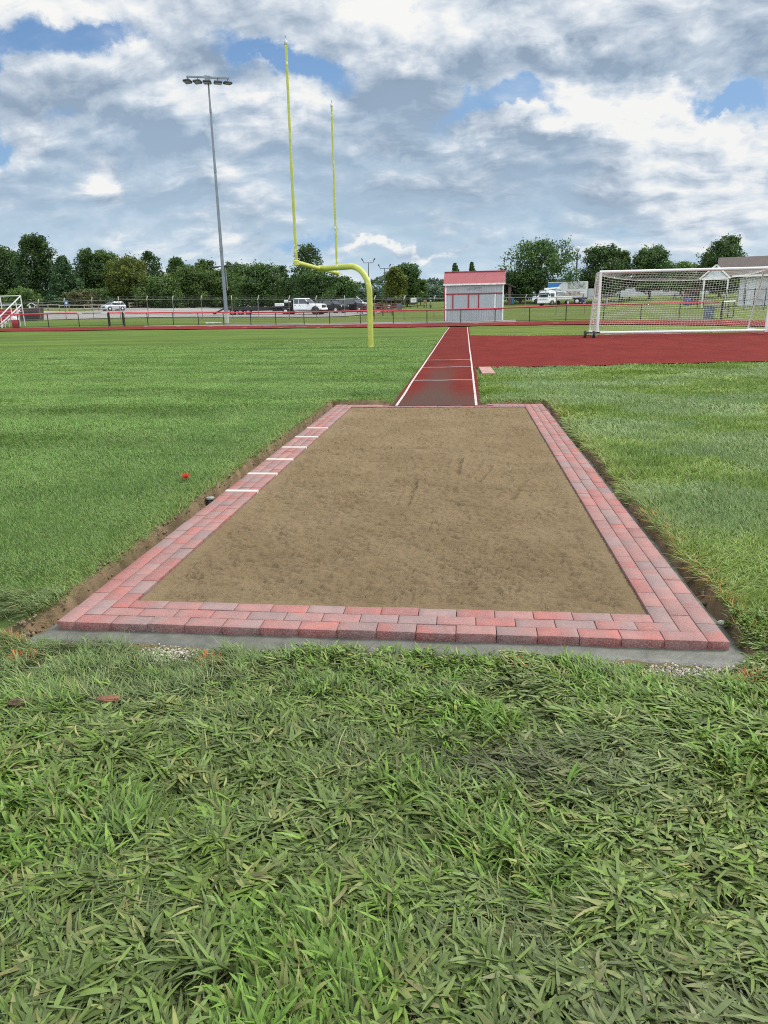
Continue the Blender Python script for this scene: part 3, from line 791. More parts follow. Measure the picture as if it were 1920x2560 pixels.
# ================================================================== sky, sun, camera
SUN_EL, SUN_AZ = R(48), R(62)       # azimuth from +Y towards +X
def world():
    w = bpy.data.worlds.new('World'); SC.world = w; w.use_nodes = True
    nt = NT(w.node_tree); bg = nt.n['Background']; m = nt.m
    sky = nt.new('ShaderNodeTexSky', sky_type='NISHITA'); sky.sun_disc = False
    sky.sun_elevation = SUN_EL; sky.sun_rotation = SUN_AZ; sky.air_density = 1.1; sky.dust_density = .6; sky.ozone_density = 2.
    S = .1; bg.inputs['Strength'].default_value = S
    d = nt.new('ShaderNodeTexCoord').outputs['Generated']
    sx = nt.new('ShaderNodeSeparateXYZ'); nt.put(sx.inputs[0], d); x, y, z = sx.outputs
    yy = m('MAXIMUM', y, .05)
    a_ = m('DIVIDE', x, yy); e_ = m('DIVIDE', z, yy)
    front = nt.ss(y, .1, .3)
    def vadd(v, o):
        q = nt.new('ShaderNodeVectorMath', operation='ADD'); nt.put(q.inputs[0], v)
        if isinstance(o, tuple): q.inputs[1].default_value = o
        else: nt.put(q.inputs[1], o)
        return q.outputs[0]
    def cnoise(v, sc, det, amp, rough=.6):
        o = nt.new('ShaderNodeTexNoise'); nt.put(o.inputs['Vector'], v); o.inputs['Scale'].default_value = sc; o.inputs['Detail'].default_value = det; o.inputs['Roughness'].default_value = rough
        q = nt.new('ShaderNodeVectorMath', operation='SUBTRACT'); nt.put(q.inputs[0], o.outputs['Color']); q.inputs[1].default_value = (.5, .5, .5)
        r = nt.new('ShaderNodeVectorMath', operation='SCALE'); nt.put(r.inputs[0], q.outputs[0]); r.inputs['Scale'].default_value = amp
        return r.outputs[0]
    def sep(v):
        q = nt.new('ShaderNodeSeparateXYZ'); nt.put(q.inputs[0], v); return q.outputs
    # turbulence that gives every edge its ragged outline
    wv = vadd(cnoise(d, 3.2, 3, .22), cnoise(d, 12., 8, .15, .66))
    wx, wy, _ = sep(wv)
    a = m('ADD', a_, wx); e = m('ADD', e_, m('MULTIPLY', wy, .62))
    # cloud deck in perspective (high layer) and puffs (low layer)
    zz = m('ADD', m('MAXIMUM', z, 0.), .36)
    cb = nt.new('ShaderNodeCombineXYZ'); nt.put(cb.inputs[0], m('DIVIDE', x, zz)); nt.put(cb.inputs[1], m('DIVIDE', y, zz)); p = cb.outputs[0]
    pw = vadd(p, cnoise(p, 2.5, 4, .20))
    def streak(v): return nt.noise(nt.scale(v, (3.1, 4.9, 1)), 1., 9, .60, .12)
    n_mid = streak(pw); rel1 = m('SUBTRACT', n_mid, streak(vadd(pw, (.022, -.040, 0))))
    n_big = nt.noise(p, 1.6, 4, .5, .2)
    dw = vadd(nt.scale(d, (1., 1., 1.55)), cnoise(d, 9., 5, .055))
    def puff(v, sc):
        o = nt.new('ShaderNodeTexVoronoi', feature='F1'); nt.put(o.inputs['Vector'], v); o.inputs['Scale'].default_value = sc; o.inputs['Detail'].default_value = 3.5; o.inputs['Roughness'].default_value = .52; o.inputs['Lacunarity'].default_value = 2.15
        o.normalize = True
        return m('SUBTRACT', 1., o.outputs['Distance'])
    pf = puff(dw, 7.); rel2 = m('SUBTRACT', pf, puff(vadd(dw, (.010, .0, .020)), 7.))
    n_fine = nt.noise(nt.scale(d, (1, 1, 2.0)), 30., 7, .65, .3)
    def blob(px, py, rx, ry, rot=0.):
        r = ray(px*1.1573, py*1.1573); a0, e0 = r[0]/r[1], r[2]/r[1]; k = 1.1573/1776*1.06
        u = m('SUBTRACT', a, a0); v = m('SUBTRACT', e, e0)
        c, s_ = math.cos(rot), math.sin(rot)
        u2 = m('ADD', m('MULTIPLY', u, c/(rx*k)), m('MULTIPLY', v, s_/(rx*k)))
        v2 = m('ADD', m('MULTIPLY', u, -s_/(ry*k)), m('MULTIPLY', v, c/(ry*k)))
        q = m('ADD', m('MULTIPLY', u2, u2), m('MULTIPLY', v2, v2))
        return m('MULTIPLY', m('POWER', 2.718, m('MULTIPLY', q, -1.)), front)
    def total(items):
        t = None
        for px, py, rx, ry, amp, *rot in items:
            b = m('MULTIPLY', blob(px, py, rx, ry, *rot), amp)
            t = b if t is None else m('ADD', t, b)
        return t
    holes = total([(150,108,100,34,1.15),(245,78,80,18,.7),(55,130,40,25,.6),(545,118,80,26,1.05,-.35),(630,155,60,20,.85,-.4),(-5,180,35,40,1.1),(0,350,26,60,1.0),(150,290,55,20,.55),
                   (1095,228,115,24,1.25),(1160,190,70,12,.5),(1000,238,50,12,.4),(1580,212,70,13,.95),(1640,222,50,16,.8),(1650,262,30,10,.5),(690,495,70,14,.6),(420,500,40,10,.3),(1300,500,160,26,.25)])
    dark = total([(230,235,150,70,.75,-.35),(410,320,150,46,.95,-.45),(90,285,130,46,.65),(130,425,170,36,.85),(370,425,110,28,.85),(60,205,100,30,.4),(560,240,110,24,.6,-.7),(880,235,150,42,.6),(790,330,120,55,.6),(840,420,260,50,.45),
                  (1000,170,230,36,.9,.12),(1250,130,130,28,.65),(1110,380,260,58,.9),(1200,330,160,28,.45),(1560,40,140,42,.8),(1600,165,80,24,.65),(1330,155,140,18,.55),(420,105,60,24,.8,-.3),(500,268,28,14,1.2),(50,465,120,22,.55),(640,40,140,38,.35),(1300,440,200,50,.5),(700,300,60,20,.4),(280,60,160,20,.35)])
    light = total([(70,340,42,36,1.0,-.6),(255,405,48,26,1.35),(235,380,40,20,.5),(80,60,130,34,.6),(300,120,110,28,.4),(350,170,80,38,.55),(560,195,90,24,.6),(820,60,150,40,.5),(900,130,160,38,.35),(1040,300,160,24,.8),(1190,255,120,20,.7),(1370,235,130,40,.95),(1530,232,48,12,1.4),(1480,200,26,18,1.0),
                   (1340,70,150,38,.5),(1450,330,220,56,.7),(1560,430,180,76,.85),(1480,405,60,28,.6),(880,507,130,8,1.3,-.03),(800,512,40,11,.7),(505,480,90,26,.75),(590,560,50,15,.6),(270,520,50,11,.6),(660,250,80,46,.35),(820,290,50,24,.55),(1100,60,100,24,.35),(1650,355,35,13,.9),(500,350,90,48,.3),(1200,90,120,24,.5),(670,200,50,40,.3)])
    # cover: 1 cloud, 0 clear
    cov = m('ADD', m('MULTIPLY', n_mid, .55), m('MULTIPLY', pf, .55))
    cov = m('ADD', cov, m('MULTIPLY', m('SUBTRACT', n_fine, .5), .35))
    cov = m('SUBTRACT', m('ADD', cov, m('MULTIPLY', n_big, .25)), m('MULTIPLY', holes, .60))
    cover = m('MAXIMUM', nt.ss(cov, .24, .68), m('MULTIPLY', nt.ss(n_mid, .46, .80), .42))
    # brightness of the cloud: relief lit from the sun side, grey bases, white tops
    br = m('ADD', m('MULTIPLY', rel1, 2.5), m('MULTIPLY', rel2, 2.1))
    br = m('ADD', br, m('MULTIPLY', m('SUBTRACT', n_mid, .5), .75))
    br = m('ADD', br, m('MULTIPLY', m('SUBTRACT', n_big, .5), .5))
    br = m('ADD', br, m('MULTIPLY', m('SUBTRACT', pf, .60), .65))
    br = m('ADD', br, m('MULTIPLY', m('SUBTRACT', n_fine, .5), .22))
    br = m('ADD', br, m('SUBTRACT', m('MULTIPLY', light, .35), m('MULTIPLY', dark, .50)))
    br = m('ADD', br, .53)
    cr = nt.new('ShaderNodeValToRGB'); nt.put(cr.inputs[0], br)
    el = cr.color_ramp.elements; el[0].position = .0; el[0].color = (.270, .350, .465, 1); el[1].position = 1.; el[1].color = (.94, .935, .915, 1)
    for p_, c_ in ((.25, (.400, .485, .595, 1)), (.5, (.550, .625, .720, 1)), (.75, (.755, .805, .860, 1))):
        q = el.new(p_); q.color = c_
    cloud = cr.outputs[0]
    # low haze: pale blue band towards the horizon
    hz = nt.ss(e_, .40, .04)
    lowblue = nt.mix(nt.ss(e_, .0, .24), (.510, .665, .790), (.400, .555, .715))
    keep = m('ADD', m('MULTIPLY', light, 1.1), m('MULTIPLY', nt.ss(m('ADD', m('MULTIPLY', pf, .6), m('MULTIPLY', n_mid, .7)), .72, .90), .8), clamp=True)
    cloud = nt.mix(m('MULTIPLY', hz, m('SUBTRACT', .85, m('MULTIPLY', keep, .75), clamp=True)), cloud, lowblue)
    # clear sky in the gaps; the unseen part overhead and behind is boosted, added to light the ground
    blue = nt.mix(.55, nt.mix(1., sky.outputs[0], (S*1.3,)*3, 'MULTIPLY'), (.105, .265, .58))
    blue = nt.mix(nt.ss(e_, .40, .06), blue, (.30, .50, .76))
    out = nt.mix(cover, blue, cloud)
    bright = m('MAXIMUM', nt.ss(z, .60, .85), nt.ss(y, .0, -.5))
    out = nt.mix(1., out, nt.mix(bright, (1, 1, 1), (2.7, 2.62, 2.5)), 'MULTIPLY')
    out = nt.mix(1., out, (1/S,)*3, 'MULTIPLY')
    nt.put(bg.inputs[0], out)
    w.cycles.sampling_method = 'MANUAL'; w.cycles.sample_map_resolution = 512
world()
sun = bpy.data.objects.new('sun', bpy.data.lights.new('sun', 'SUN')); link(sun)
sun.data.energy = 3.9; sun.data.angle = R(16); sun.data.color = (1., .955, .89)
dv = Vector((math.sin(SUN_AZ)*math.cos(SUN_EL), math.cos(SUN_AZ)*math.cos(SUN_EL), math.sin(SUN_EL)))
sun.rotation_euler = dv.to_track_quat('Z', 'Y').to_euler()
cam = bpy.data.objects.new('camera', bpy.data.cameras.new('camera')); link(cam); SC.camera = cam
cam.data.sensor_fit = 'HORIZONTAL'; cam.data.sensor_width = 36; cam.data.lens = 36*FOC/1920
cam.data.clip_start = .05; cam.data.clip_end = 5000
M = Matrix(((CR[0], CU[0], -CF[0], CAM[0]), (CR[1], CU[1], -CF[1], CAM[1]), (CR[2], CU[2], -CF[2], CAM[2]), (0, 0, 0, 1)))
cam.matrix_world = M
SC.view_settings.view_transform = 'Standard'; SC.view_settings.look = 'None'; SC.view_settings.exposure = 0; SC.view_settings.gamma = 1
SC.cycles.max_bounces = 6; SC.cycles.diffuse_bounces = 3; SC.cycles.glossy_bounces = 2; SC.cycles.transmission_bounces = 2; SC.cycles.transparent_max_bounces = 6
SC.cycles.use_denoising = False; SC.cycles.filter_width = 1.05
# ================================================================== things on the field and beyond
YEL = mat('yellow post paint', (.41, .435, .085), .45, var=.12, vs=5, chip=(.72, .74, .60), chips=3.2)
BLACK = mat('black powder coat', (.014, .014, .016), .45, var=.2)
GALV = mat('galvanised steel', (.36, .38, .39), .5, .3, var=.15, vs=6)
DULL = mat('weathered galvanised', (.20, .20, .19), .65, .2, var=.25, vs=4)
WHT = mat('white enamel', (.62, .63, .62), .4, var=.05)
REDCAP = mat('red plastic rail cap', (.42, .045, .06), .4, var=.2, vs=.8)
def arc(c, r, a0, a1, n, ax='xz'):
    out = []
    for i in range(n+1):
        t = a0+(a1-a0)*i/n
        out.append((c[0]+r*math.cos(t), c[1], c[2]+r*math.sin(t)))
    return out

# ---- football goal post
b = G(927, 868); gpx, gpy, gpz = b
gp = thing('goal_post', 'tall yellow gooseneck football goal post with two uprights on the lawn', 'goal post', tuple(b), 0)
zb = 3.16                                                    # crossbar height
p800 = at(800, 668, 0)*0
def at_z(x, y, z):
    dd = ray(x, y); return CAM+dd*((z-CAM[2])/dd[2])
jn = at_z(803, 669, gpz+zb); jx = jn[0]-gpx; jy = jn[1]-gpy
ne, fe = at_z(741, 656.5, gpz+zb), at_z(843, 683, gpz+zb)
mid = (ne+fe)/2; dirv = (fe-ne)[:2]; half = np.linalg.norm(dirv)/2; dirv = dirv/(2*half)
print('goal post: joint', jn, 'crossbar', ne, fe, 'half', half, 'base', b)
rr = .115
dxy = np.array([mid[0]-gpx, mid[1]-gpy]); gl = np.linalg.norm(dxy); ux = dxy/gl
bend = 1.05
pts = [(0, 0, -.1), (0, 0, zb-bend)]+[(ux[0]*(bend-bend*math.cos(t)), ux[1]*(bend-bend*math.cos(t)), zb-bend+bend*math.sin(t)) for t in np.linspace(.12, math.pi/2, 12)]+[(ux[0]*(gl-.05), ux[1]*(gl-.05), zb)]
MB().tube(pts, rr, 16).build('gooseneck', YEL, gp)
MB().tube([(ux[0]*(gl-.18), ux[1]*(gl-.18), zb), (ux[0]*(gl+.04), ux[1]*(gl+.04), zb)], rr+.018, 16).build('collar', YEL, gp)
c0 = np.array([dxy[0], dxy[1]])
cb_a, cb_b = c0-dirv*half, c0+dirv*half
MB().tube([(*cb_a, zb), (*cb_b, zb)], .083, 14).build('crossbar', YEL, gp)
for q, px, py, bow in ((cb_a, 709, 98, .0), (cb_b, 829, 258, 0.)):
    W = np.array([gpx+q[0], gpy+q[1], 0.]); dd = ray(px, py); t = ((W-CAM)[:2]@dd[:2])/(dd[:2]@dd[:2]); h = CAM[2]+dd[2]*t-gpz
    print('upright top', h-zb, CAM+dd*t, W)
    u_ = MB().tube([(q[0], q[1], zb-.09), (q[0], q[1], zb+(h-zb)*.45)], .052, 10)
    u_.tube([(q[0], q[1], zb+(h-zb)*.45), (q[0]+.015, q[1], h-.12)], .045, 10)
    uo = u_.build('upright', YEL, gp)
    MB().lathe([(.05, h-.16), (.056, h-.14), (.056, h-.06), (.02, h-.04), (.012, h+.08), (.024, h+.09), (.02, h+.12), (.001, h+.13)], (q[0]+.015, q[1], 0), 10).build('cap', GALV, uo)
    MB().box((q[0], q[1], zb-.01), (.19, .19, .2), math.atan2(dirv[1], dirv[0]), .03).build('bracket', YEL, uo)

# ---- tall floodlight pole
(lx, ly, lz), rz = place(565, 70, 0)
lp = thing('floodlight_pole', 'tall grey steel floodlight pole with five lamps on its top crossarm', 'light pole', (lx, ly, lz), rz)
dd = ray(517, 192); tt = math.hypot(lx-CAM[0], ly-CAM[1])/math.hypot(dd[0], dd[1]); H = CAM[2]+dd[2]*tt-lz
print('light pole H', H)
PO = mat('grey galvanised pole', (.175, .205, .235), .45, .3, var=.12, vs=2)
MB().tube([(0, 0, -.1), (0, 0, 1.0)], [.21, .195], 14).build('concrete_base', mat('precast concrete pole base', (.42, .42, .40), .8, var=.12, vs=3), lp)
mb = MB()
for i, (a0, a1) in enumerate(((.95, 7), (7, 14), (14, 19), (19, H))):
    r0 = .185-.11*(a0-.95)/(H-.95); r1 = .185-.11*(a1-.95)/(H-.95)
    mb.tube([(0, 0, a0), (0, 0, a1)], [r0, r1-.004], 14); mb.tube([(0, 0, a1-.35), (0, 0, a1)], r1+.02, 14)
mb.build('pole', PO, lp)
mb = MB(); mb.bar((-1.9, 0, H-.05), (1.9, 0, H-.05), .13); mb.bar((-.25, 0, H-.35), (-.25, 0, H+.12), .1); mb.box((0, .05, H-.1), (.4, .3, .35)); mb.build('crossarm', PO, lp)
FL = mat('dark floodlight housing', (.035, .037, .04), .5, var=.2); GLS = mat('dull lamp glass', (.10, .11, .12), .15, spec=.6)
for i, xx in enumerate((-1.82, -.95, -.1, .85, 1.72)):
    f = MB(); tl = R(-14+i*4)
    yaw = R((-38, -28, -10, 6, 24)[i])
    f.box((xx, -.28, H-.50), (.74, .58, .2), yaw, .06, tl)
    f.bar((xx, 0, H-.1), (xx, -.05, H-.36), .07)
    fo = f.build('floodlight', FL, lp)
    MB().box((xx, -.34, H-.615), (.60, .46, .03), yaw, 0, tl).build('lens', GLS, fo)
dd2 = 2*[0]
for sx, w_ in ((-1, .9), (1, .75)):
    hz = 5.25+(.0 if sx < 0 else .08)
    MB().box((sx*(.28+w_/2), -.1, hz), (w_*.8, .5, .13), R(-sx*8), .05).bar((0, 0, hz+.05), (sx*.75, -.05, hz+.05), .09).build('floodlight', FL, lp)
MB().tube([(.25, .0, 5.2), (.30, .05, 3.1)], .055, 8).build('conduit', PO, lp)
MB().box((-1.3, -.3, .06), (1.5, .9, .12), .1, .02).build('pull_box', mat('pale handhole cover', (.5, .5, .46), .8), lp)

# ---- near fence: black posts with a red capped top rail, following the track
fx = np.array([0,62.5,117,400,700,900,1067,1238,1417,1605,1808]); fz = np.array([62,62.2,62.5,64.5,65.5,64.5,62.5,61,56.5,52.8,47.5])
def fpos(px):
    X, Y = col(px, float(np.interp(px, fx, fz))); return np.array([X, Y, t1(X, Y)])
FH = 1.17
nf = thing('rail_fence', 'low black chain link fence with a red capped top rail along the track', 'fence', (0, 0, 0))
posts = [-20, 42.4, 117.5, 194.4, 268, 309, 366.5, 430.8, 493.8, 557, 625, 687.7, 758.7, 823, 899.9, 982.7, 1067.3, 1152.3, 1238.3, 1324.8, 1416.5, 1511, 1604.6, 1702, 1806]
PP = [fpos(p) for p in posts]
for p in PP: MB().tube([tuple(p+(0, 0, -.05)), tuple(p+(0, 0, FH-.02))], .038, 8).build('post', BLACK, nf)
def railrun(px0, px1, name, r, m, dz=0.):
    xs = np.arange(px0, px1+1, 24.); pts = []
    for i, x in enumerate(xs):
        q = fpos(x); pts.append((q[0], q[1], q[2]+FH+dz+.012*math.sin(x*.05)))
    MB().tube(pts, r, 8).build(name, m, nf)
railrun(24, 207, 'top_rail', .062, REDCAP); railrun(311, 1806, 'top_rail', .062, REDCAP)
railrun(205, 268, 'bare_rail', .03, BLACK); railrun(-20, 268, 'bottom_wire', .014, BLACK, -1.08); railrun(311, 1806, 'bottom_wire', .014, BLACK, -1.08)
def mesh_mat(name, c, cell, wire, rot=True):
    m, nt, b_ = base_mat(name)
    b_.inputs['Base Color'].default_value = (*c, 1); b_.inputs['Roughness'].default_value = .5
    uv = nt.new('ShaderNodeAttribute', attribute_name='col').outputs['Vector']
    s = nt.new('ShaderNodeSeparateXYZ'); nt.put(s.inputs[0], uv)
    u = nt.m('MULTIPLY', nt.m('ADD', s.outputs[0], s.outputs[1]), 1/cell); v = nt.m('MULTIPLY', nt.m('SUBTRACT', s.outputs[0], s.outputs[1]), 1/cell)
    k = nt.m('MINIMUM', nt.m('ABSOLUTE', nt.m('SUBTRACT', nt.m('FRACT', u), .5)), nt.m('ABSOLUTE', nt.m('SUBTRACT', nt.m('FRACT', nt.m('ADD', v, 100.)), .5)))
    al = nt.m('LESS_THAN', k, wire)
    nt.put(b_.inputs['Alpha'], al)
    return m
def fabric(pts, h0, h1, m, parent, name='wire_mesh'):
    V, C, s = [], [], 0.
    for i, p in enumerate(pts):
        if i: s += math.dist(p[:2], pts[i-1][:2])
        for h in (h0, h1): V.append((p[0], p[1], p[2]+h)); C.append((s, h, 0))
    n = len(pts)
    return np_mesh(name, V, quads=[(2*i, 2*i+2, 2*i+3, 2*i+1) for i in range(n-1)], m=m, parent=parent, col=np.array(C))
CLB = mesh_mat('black chain link', (.012, .012, .014), .09, .03)
CLG = mesh_mat('grey chain link', (.10, .10, .098), .085, .017)
fabric([fpos(x) for x in np.arange(-20, 270, 24.)], .06, FH-.04, CLB, nf); fabric([fpos(x) for x in np.arange(311, 1806, 24.)], .06, FH-.04, CLB, nf)
# gates
def gate(xa, xb, label, out=None, cap=REDCAP):
    a, c_ = fpos(xa), (fpos(xb) if out is None else out)
    g = thing('gate', label, 'gate', tuple(a)); dl = c_-a
    def P(t, h): return (dl[0]*t, dl[1]*t, dl[2]*t+h)
    MB().bar(P(.03, .1), P(.03, FH), .06).bar(P(.97, .1), P(.97, FH), .06).bar(P(.03, .12), P(.97, .12), .06).build('gate_frame', BLACK, g)
    MB().tube([P(.02, FH), P(.98, FH)], .055, 8).build('top_rail', cap, g)
    if out is not None: MB().bar(P(.5, .1), P(.5, FH), .05).build('brace', BLACK, g)
    for t in ((-.02, 1.02) if out is None else (0.,)): MB().tube([P(t, -.05), P(t, FH+.1)], .05, 10).build('gate_post', BLACK, g)
    fabric([np.array(P(.03, 0)), np.array(P(.97, 0))], .12, FH, CLB, g)
gate(271, 305.5, 'black chain link gate with red top in the low fence before the silver car')
X, Y = col(1838, 49.5); gate(1808, 1838, 'white topped black gate standing open at the end of the red capped fence', np.array([X, Y, t1(X, Y)]), WHT)

# ---- far security fence with angled barbed wire arms
bf = thing('security_fence', 'tall grey chain link fence with angled white barbed wire arms before the gravel lot', 'fence', (0, 0, 0))
sfx = np.array([-20, 100, 164, 233, 300, 370, 434, 505, 581, 646, 723, 790, 862, 936, 1010, 1085, 1160, 1236, 1313, 1391, 1462, 1540]); sfz = np.interp(sfx, [0, 230, 400, 580, 860, 1085, 1200, 1313, 1460, 1540], [85, 83, 80, 78, 76, 75, 79, 86, 89, 92])
SP = []
for x, zc in zip(sfx, sfz):
    X, Y = col(float(x), float(zc)); SP.append(np.array([X, Y, t1(X, Y)]))
SH = 2.12
ARM = mat('white painted fence arm', (.62, .62, .58), .6)
RUST = mat('rusty brown grey post', (.15, .12, .10), .7, var=.3)
for i, p in enumerate(SP):
    q = MB().tube([tuple(p+(0, 0, -.1)), tuple(p+(0, 0, SH))], .035, 7).build('post', RUST if i % 3 else DULL, bf)
    lean = .16 if i % 4 else .03
    MB().bar(tuple(p+(0, 0, SH-.03)), tuple(p+(lean, -.1, SH+.36)), .085, .05).build('barbed_arm', ARM, q)
def wire(h, r, m, name, off=(0, 0)):
    MB().tube([tuple(p+(off[0], off[1], h)) for p in SP], r, 5).build(name, m, bf)
wire(SH, .028, DULL, 'top_rail'); wire(SH+.16, .007, DULL, 'barbed_wire', (.05, -.03)); wire(SH+.33, .007, DULL, 'barbed_wire', (.13, -.08)); wire(.08, .01, DULL, 'bottom_wire')
fabric(SP, .05, SH, CLG, bf)

# ---- press shed with a red metal roof
(sx, sy, sz), rz = place(1185, 68, 0)
w_l, w_r = 1112, 1258; Wd = (w_r-w_l)*68/FOC; Hh = 92*68/FOC/1.04; D = 2.6
sh = thing('shed', 'small grey ribbed metal shed with red roof and two shuttered openings', 'shed', (sx, sy, sz), rz+R(-1.5))
def ribbed(name, base, rib, w=.23):
    m, nt, b_ = base_mat(name)
    co = nt.new('ShaderNodeTexCoord').outputs['Object']; s = nt.new('ShaderNodeSeparateXYZ'); nt.put(s.inputs[0], co)
    u = nt.m('FRACT', nt.m('MULTIPLY', nt.m('ADD', nt.m('ADD', s.outputs[0], s.outputs[1]), 50.), 1/w))
    k = nt.m('LESS_THAN', nt.m('ABSOLUTE', nt.m('SUBTRACT', u, .5)), .10)
    n = nt.ss(nt.noise(nt.scale(co, (1, 1, .4)), 1.5, 5, .6), .3, .7)
    cc = nt.mix(k, nt.mix(n, tuple(v*.88 for v in base), tuple(v*1.08 for v in base)), rib)
    nt.put(b_.inputs['Base Color'], cc); b_.inputs['Roughness'].default_value = .5
    bp = nt.new('ShaderNodeBump'); bp.inputs['Strength'].default_value = .6; bp.inputs['Distance'].default_value = .03; nt.put(bp.inputs['Height'], k); nt.put(b_.inputs['Normal'], bp.outputs[0])
    return m
SHW = ribbed('light grey ribbed sheet', (.335, .355, .37), (.285, .302, .315)); SHR = ribbed('red ribbed roofing', (.27, .058, .066), (.215, .042, .048), .3)
TRIM = mat('dark red trim', (.24, .022, .032), .45, var=.15); WTR = mat('white corner trim', (.66, .66, .64), .5)
mb = MB(); mb.box((0, D/2, Hh/2), (Wd, D, Hh))
mb.prism([(0, Hh-.01), (D, Hh-.01), (D/2, Hh+.95)], -Wd/2+.01, Wd/2-.01, 'x'); mb.build('wall', SHW, sh)
def slope(y0, z0, y1, z1, th=.07): return [(y0, z0), (y1, z1), (y1, z1+th), (y0, z0+th)]
rf = MB(); rf.prism(slope(-.24, Hh-.05, D/2, Hh+1.12), -Wd/2-.12, Wd/2+.12, 'x'); rf.prism(slope(D+.24, Hh-.05, D/2, Hh+1.12), -Wd/2-.12, Wd/2+.12, 'x'); ro = rf.build('roof', SHR, sh)
MB().box((0, D/2, Hh+1.2), (Wd+.26, .22, .06)).build('ridge_cap', mat('pale red ridge', (.33, .09, .10), .5), ro)
MB().box((0, -.262, Hh-.02), (Wd+.26, .045, .15)).build('fascia', WTR, ro)
k = 68/FOC
def sxp(px): return (px-1185)*k
def szp(py, px=1185): return (801-(px-1185)*.022-py)*k/1.04
for px in (1114.5, 1256): MB().box((sxp(px), -.02, Hh/2-.02), (.14, .05, Hh-.1)).build('corner_trim', WTR, sh)
MB().box((-Wd/2-.03, .12, Hh/2), (.06, .26, Hh-.05)).build('side_trim', TRIM, sh)
MB().box((-Wd/2+Wd/2, -.03, szp(733)), (Wd-.26, .05, .13)).build('trim_band', TRIM, sh)
MB().box((0, -.03, szp(771.5)), (Wd-.26, .05, .12)).build('trim_band', TRIM, sh)
SHU = mat('flat grey shutter', (.30, .33, .355), .5, var=.05)
for a, c_, rp in ((1133, 1170, True), (1197, 1236, False)):
    s_ = MB().box((sxp((a+c_)/2), -.016, (szp(733)+szp(771.5))/2), (sxp(c_)-sxp(a), .02, szp(733)-szp(771.5)-.12)).build('shutter', SHU, sh)
    hh = szp(733)-szp(771.5)-.12; zc = (szp(733)+szp(771.5))/2
    MB().box((sxp(a)-.03, -.035, zc), (.11, .05, hh)).build('jamb', TRIM, s_)
    MB().box((sxp(c_)+.03, -.035, zc), (.11, .05, hh)).build('jamb', TRIM if rp else WTR, s_)
gh = MB()                                                     # faded ghost of the old lettering
STN = mat('faded grey stain of old lettering', (.215, .24, .265), .6, var=.1)
for x0, z0, x1, z1, w_ in [(1164, 722, 1178, 722.5, .08), (1170, 719.5, 1203, 717.5, .09), (1181, 723, 1190, 722, .09), (1191, 724, 1205, 725.5, .08), (1166, 725.5, 1174, 725, .06), (1186, 719.5, 1196, 721, .08), (1197, 720.5, 1204, 719, .06)]:
    gh.bar((sxp(x0), -.004, szp(z0)), (sxp(x1), -.004, szp(z1)), .006, w_)
gh.build('faded_sign', STN, sh)
MB().box((0, -.6, .015), (Wd+1.2, 1.3, .05)).build('door_slab', mat('weathered slab', (.28, .27, .25), .85), sh)

# ---- portable soccer goal
gb = G(1492, 842.); gz0 = gb[2]
lft = at_z(1493, 832, gz0+.22); rgt = at_z(1915, 825.5, gz0+.22)
gv = (rgt-lft)[:2]; GWd = np.linalg.norm(gv); grz = math.atan2(gv[1], gv[0])
dd = ray(1493, 680.5); t = ((lft-CAM)[:2]@dd[:2])/(dd[:2]@dd[:2]); GH = CAM[2]+dd[2]*t-lft[2]
print('soccer goal width', GWd, 'height', GH, lft)
sg = thing('soccer_goal', 'white portable soccer goal with square net and wheels on the red apron', 'soccer goal', (lft[0], lft[1], gz0), grz)
z0 = .22; DT, DB = 1.0, 2.1
for xx in (0, GWd): MB().tube([(xx, 0, z0-.06), (xx, 0, z0+GH)], .062, 12).build('post', WHT, sg)
MB().tube([(-.05, 0, z0+GH), (GWd+.05, 0, z0+GH)], .062, 12).build('crossbar', WHT, sg)
MB().tube([(0, 0, z0), (GWd, 0, z0)], .055, 10).build('bottom_bar', WHT, sg)
for xx in (0, GWd):
    MB().tube([(xx, 0, z0+GH), (xx, DT, z0+GH-.02), (xx, DB, z0-.02)], .04, 8).build('side_frame', WHT, sg)
    MB().tube([(xx, 0, z0-.02), (xx, DB, z0-.02)], .045, 8).build('base_bar', WHT, sg)
MB().tube([(0, DB, z0-.04), (GWd, DB, z0-.04)], .03, 8).build('rear_bar', DULL, sg)
NETM = mat('white net cord', (.80, .80, .76), .7, var=.05)
net = MB()
def roof_back(u, v):
    """u along the mouth 0..1, v from crossbar (0) over the sagging top to the ground (1)"""
    e = min(u, 1-u)*2; sag = 1-(1-e)**3.0
    xx = u*GWd
    if v < .22:
        k = v/.22
        return (xx, DT*k, z0+GH-.05-(.34*sag)*math.sin(k*math.pi/2)**1.2)
    k = (v-.22)/.78
    zt = z0+GH-.05-.34*sag
    y = DT+(DB-DT)*k+.10*math.sin(k*math.pi)*sag
    z = zt*(1-k)+(.02+.03*abs(math.sin(u*9)))*k
    return (xx+.10*math.sin(k*3+u*7)*sag, y+.25*abs(math.sin(u*math.pi*2.5))*k**3, max(z, .02))
nu, nv = 62, 31; rc = .0038
for i in range(nu+1): net.tube([roof_back(i/nu, j/nv) for j in range(nv+1)], rc, 3, False)
for j in range(nv+1): net.tube([roof_back(i/nu, j/nv) for i in range(nu+1)], rc*(2.2 if j == 7 else 1), 3, False)
for xs_ in (0, GWd):
    for i in range(1, 11):
        v = i/11
        yb = DB*v; yt = DT*v
        net.tube([(xs_, yt+(yb-yt)*s/14, (z0+GH)*(1-s/14)+.0+.06*s/14) for s in range(15)], rc, 3, False)
    for j in range(1, 17):
        zz = j/17; net.tube([(xs_+.05*math.sin(s/8*3.1), (DB*(1-zz)+DT*zz)*s/8, (z0+GH)*zz-.12*math.sin(s/8*math.pi)) for s in range(9)], rc, 3, False)
net.build('net', NETM, sg, fix=False)
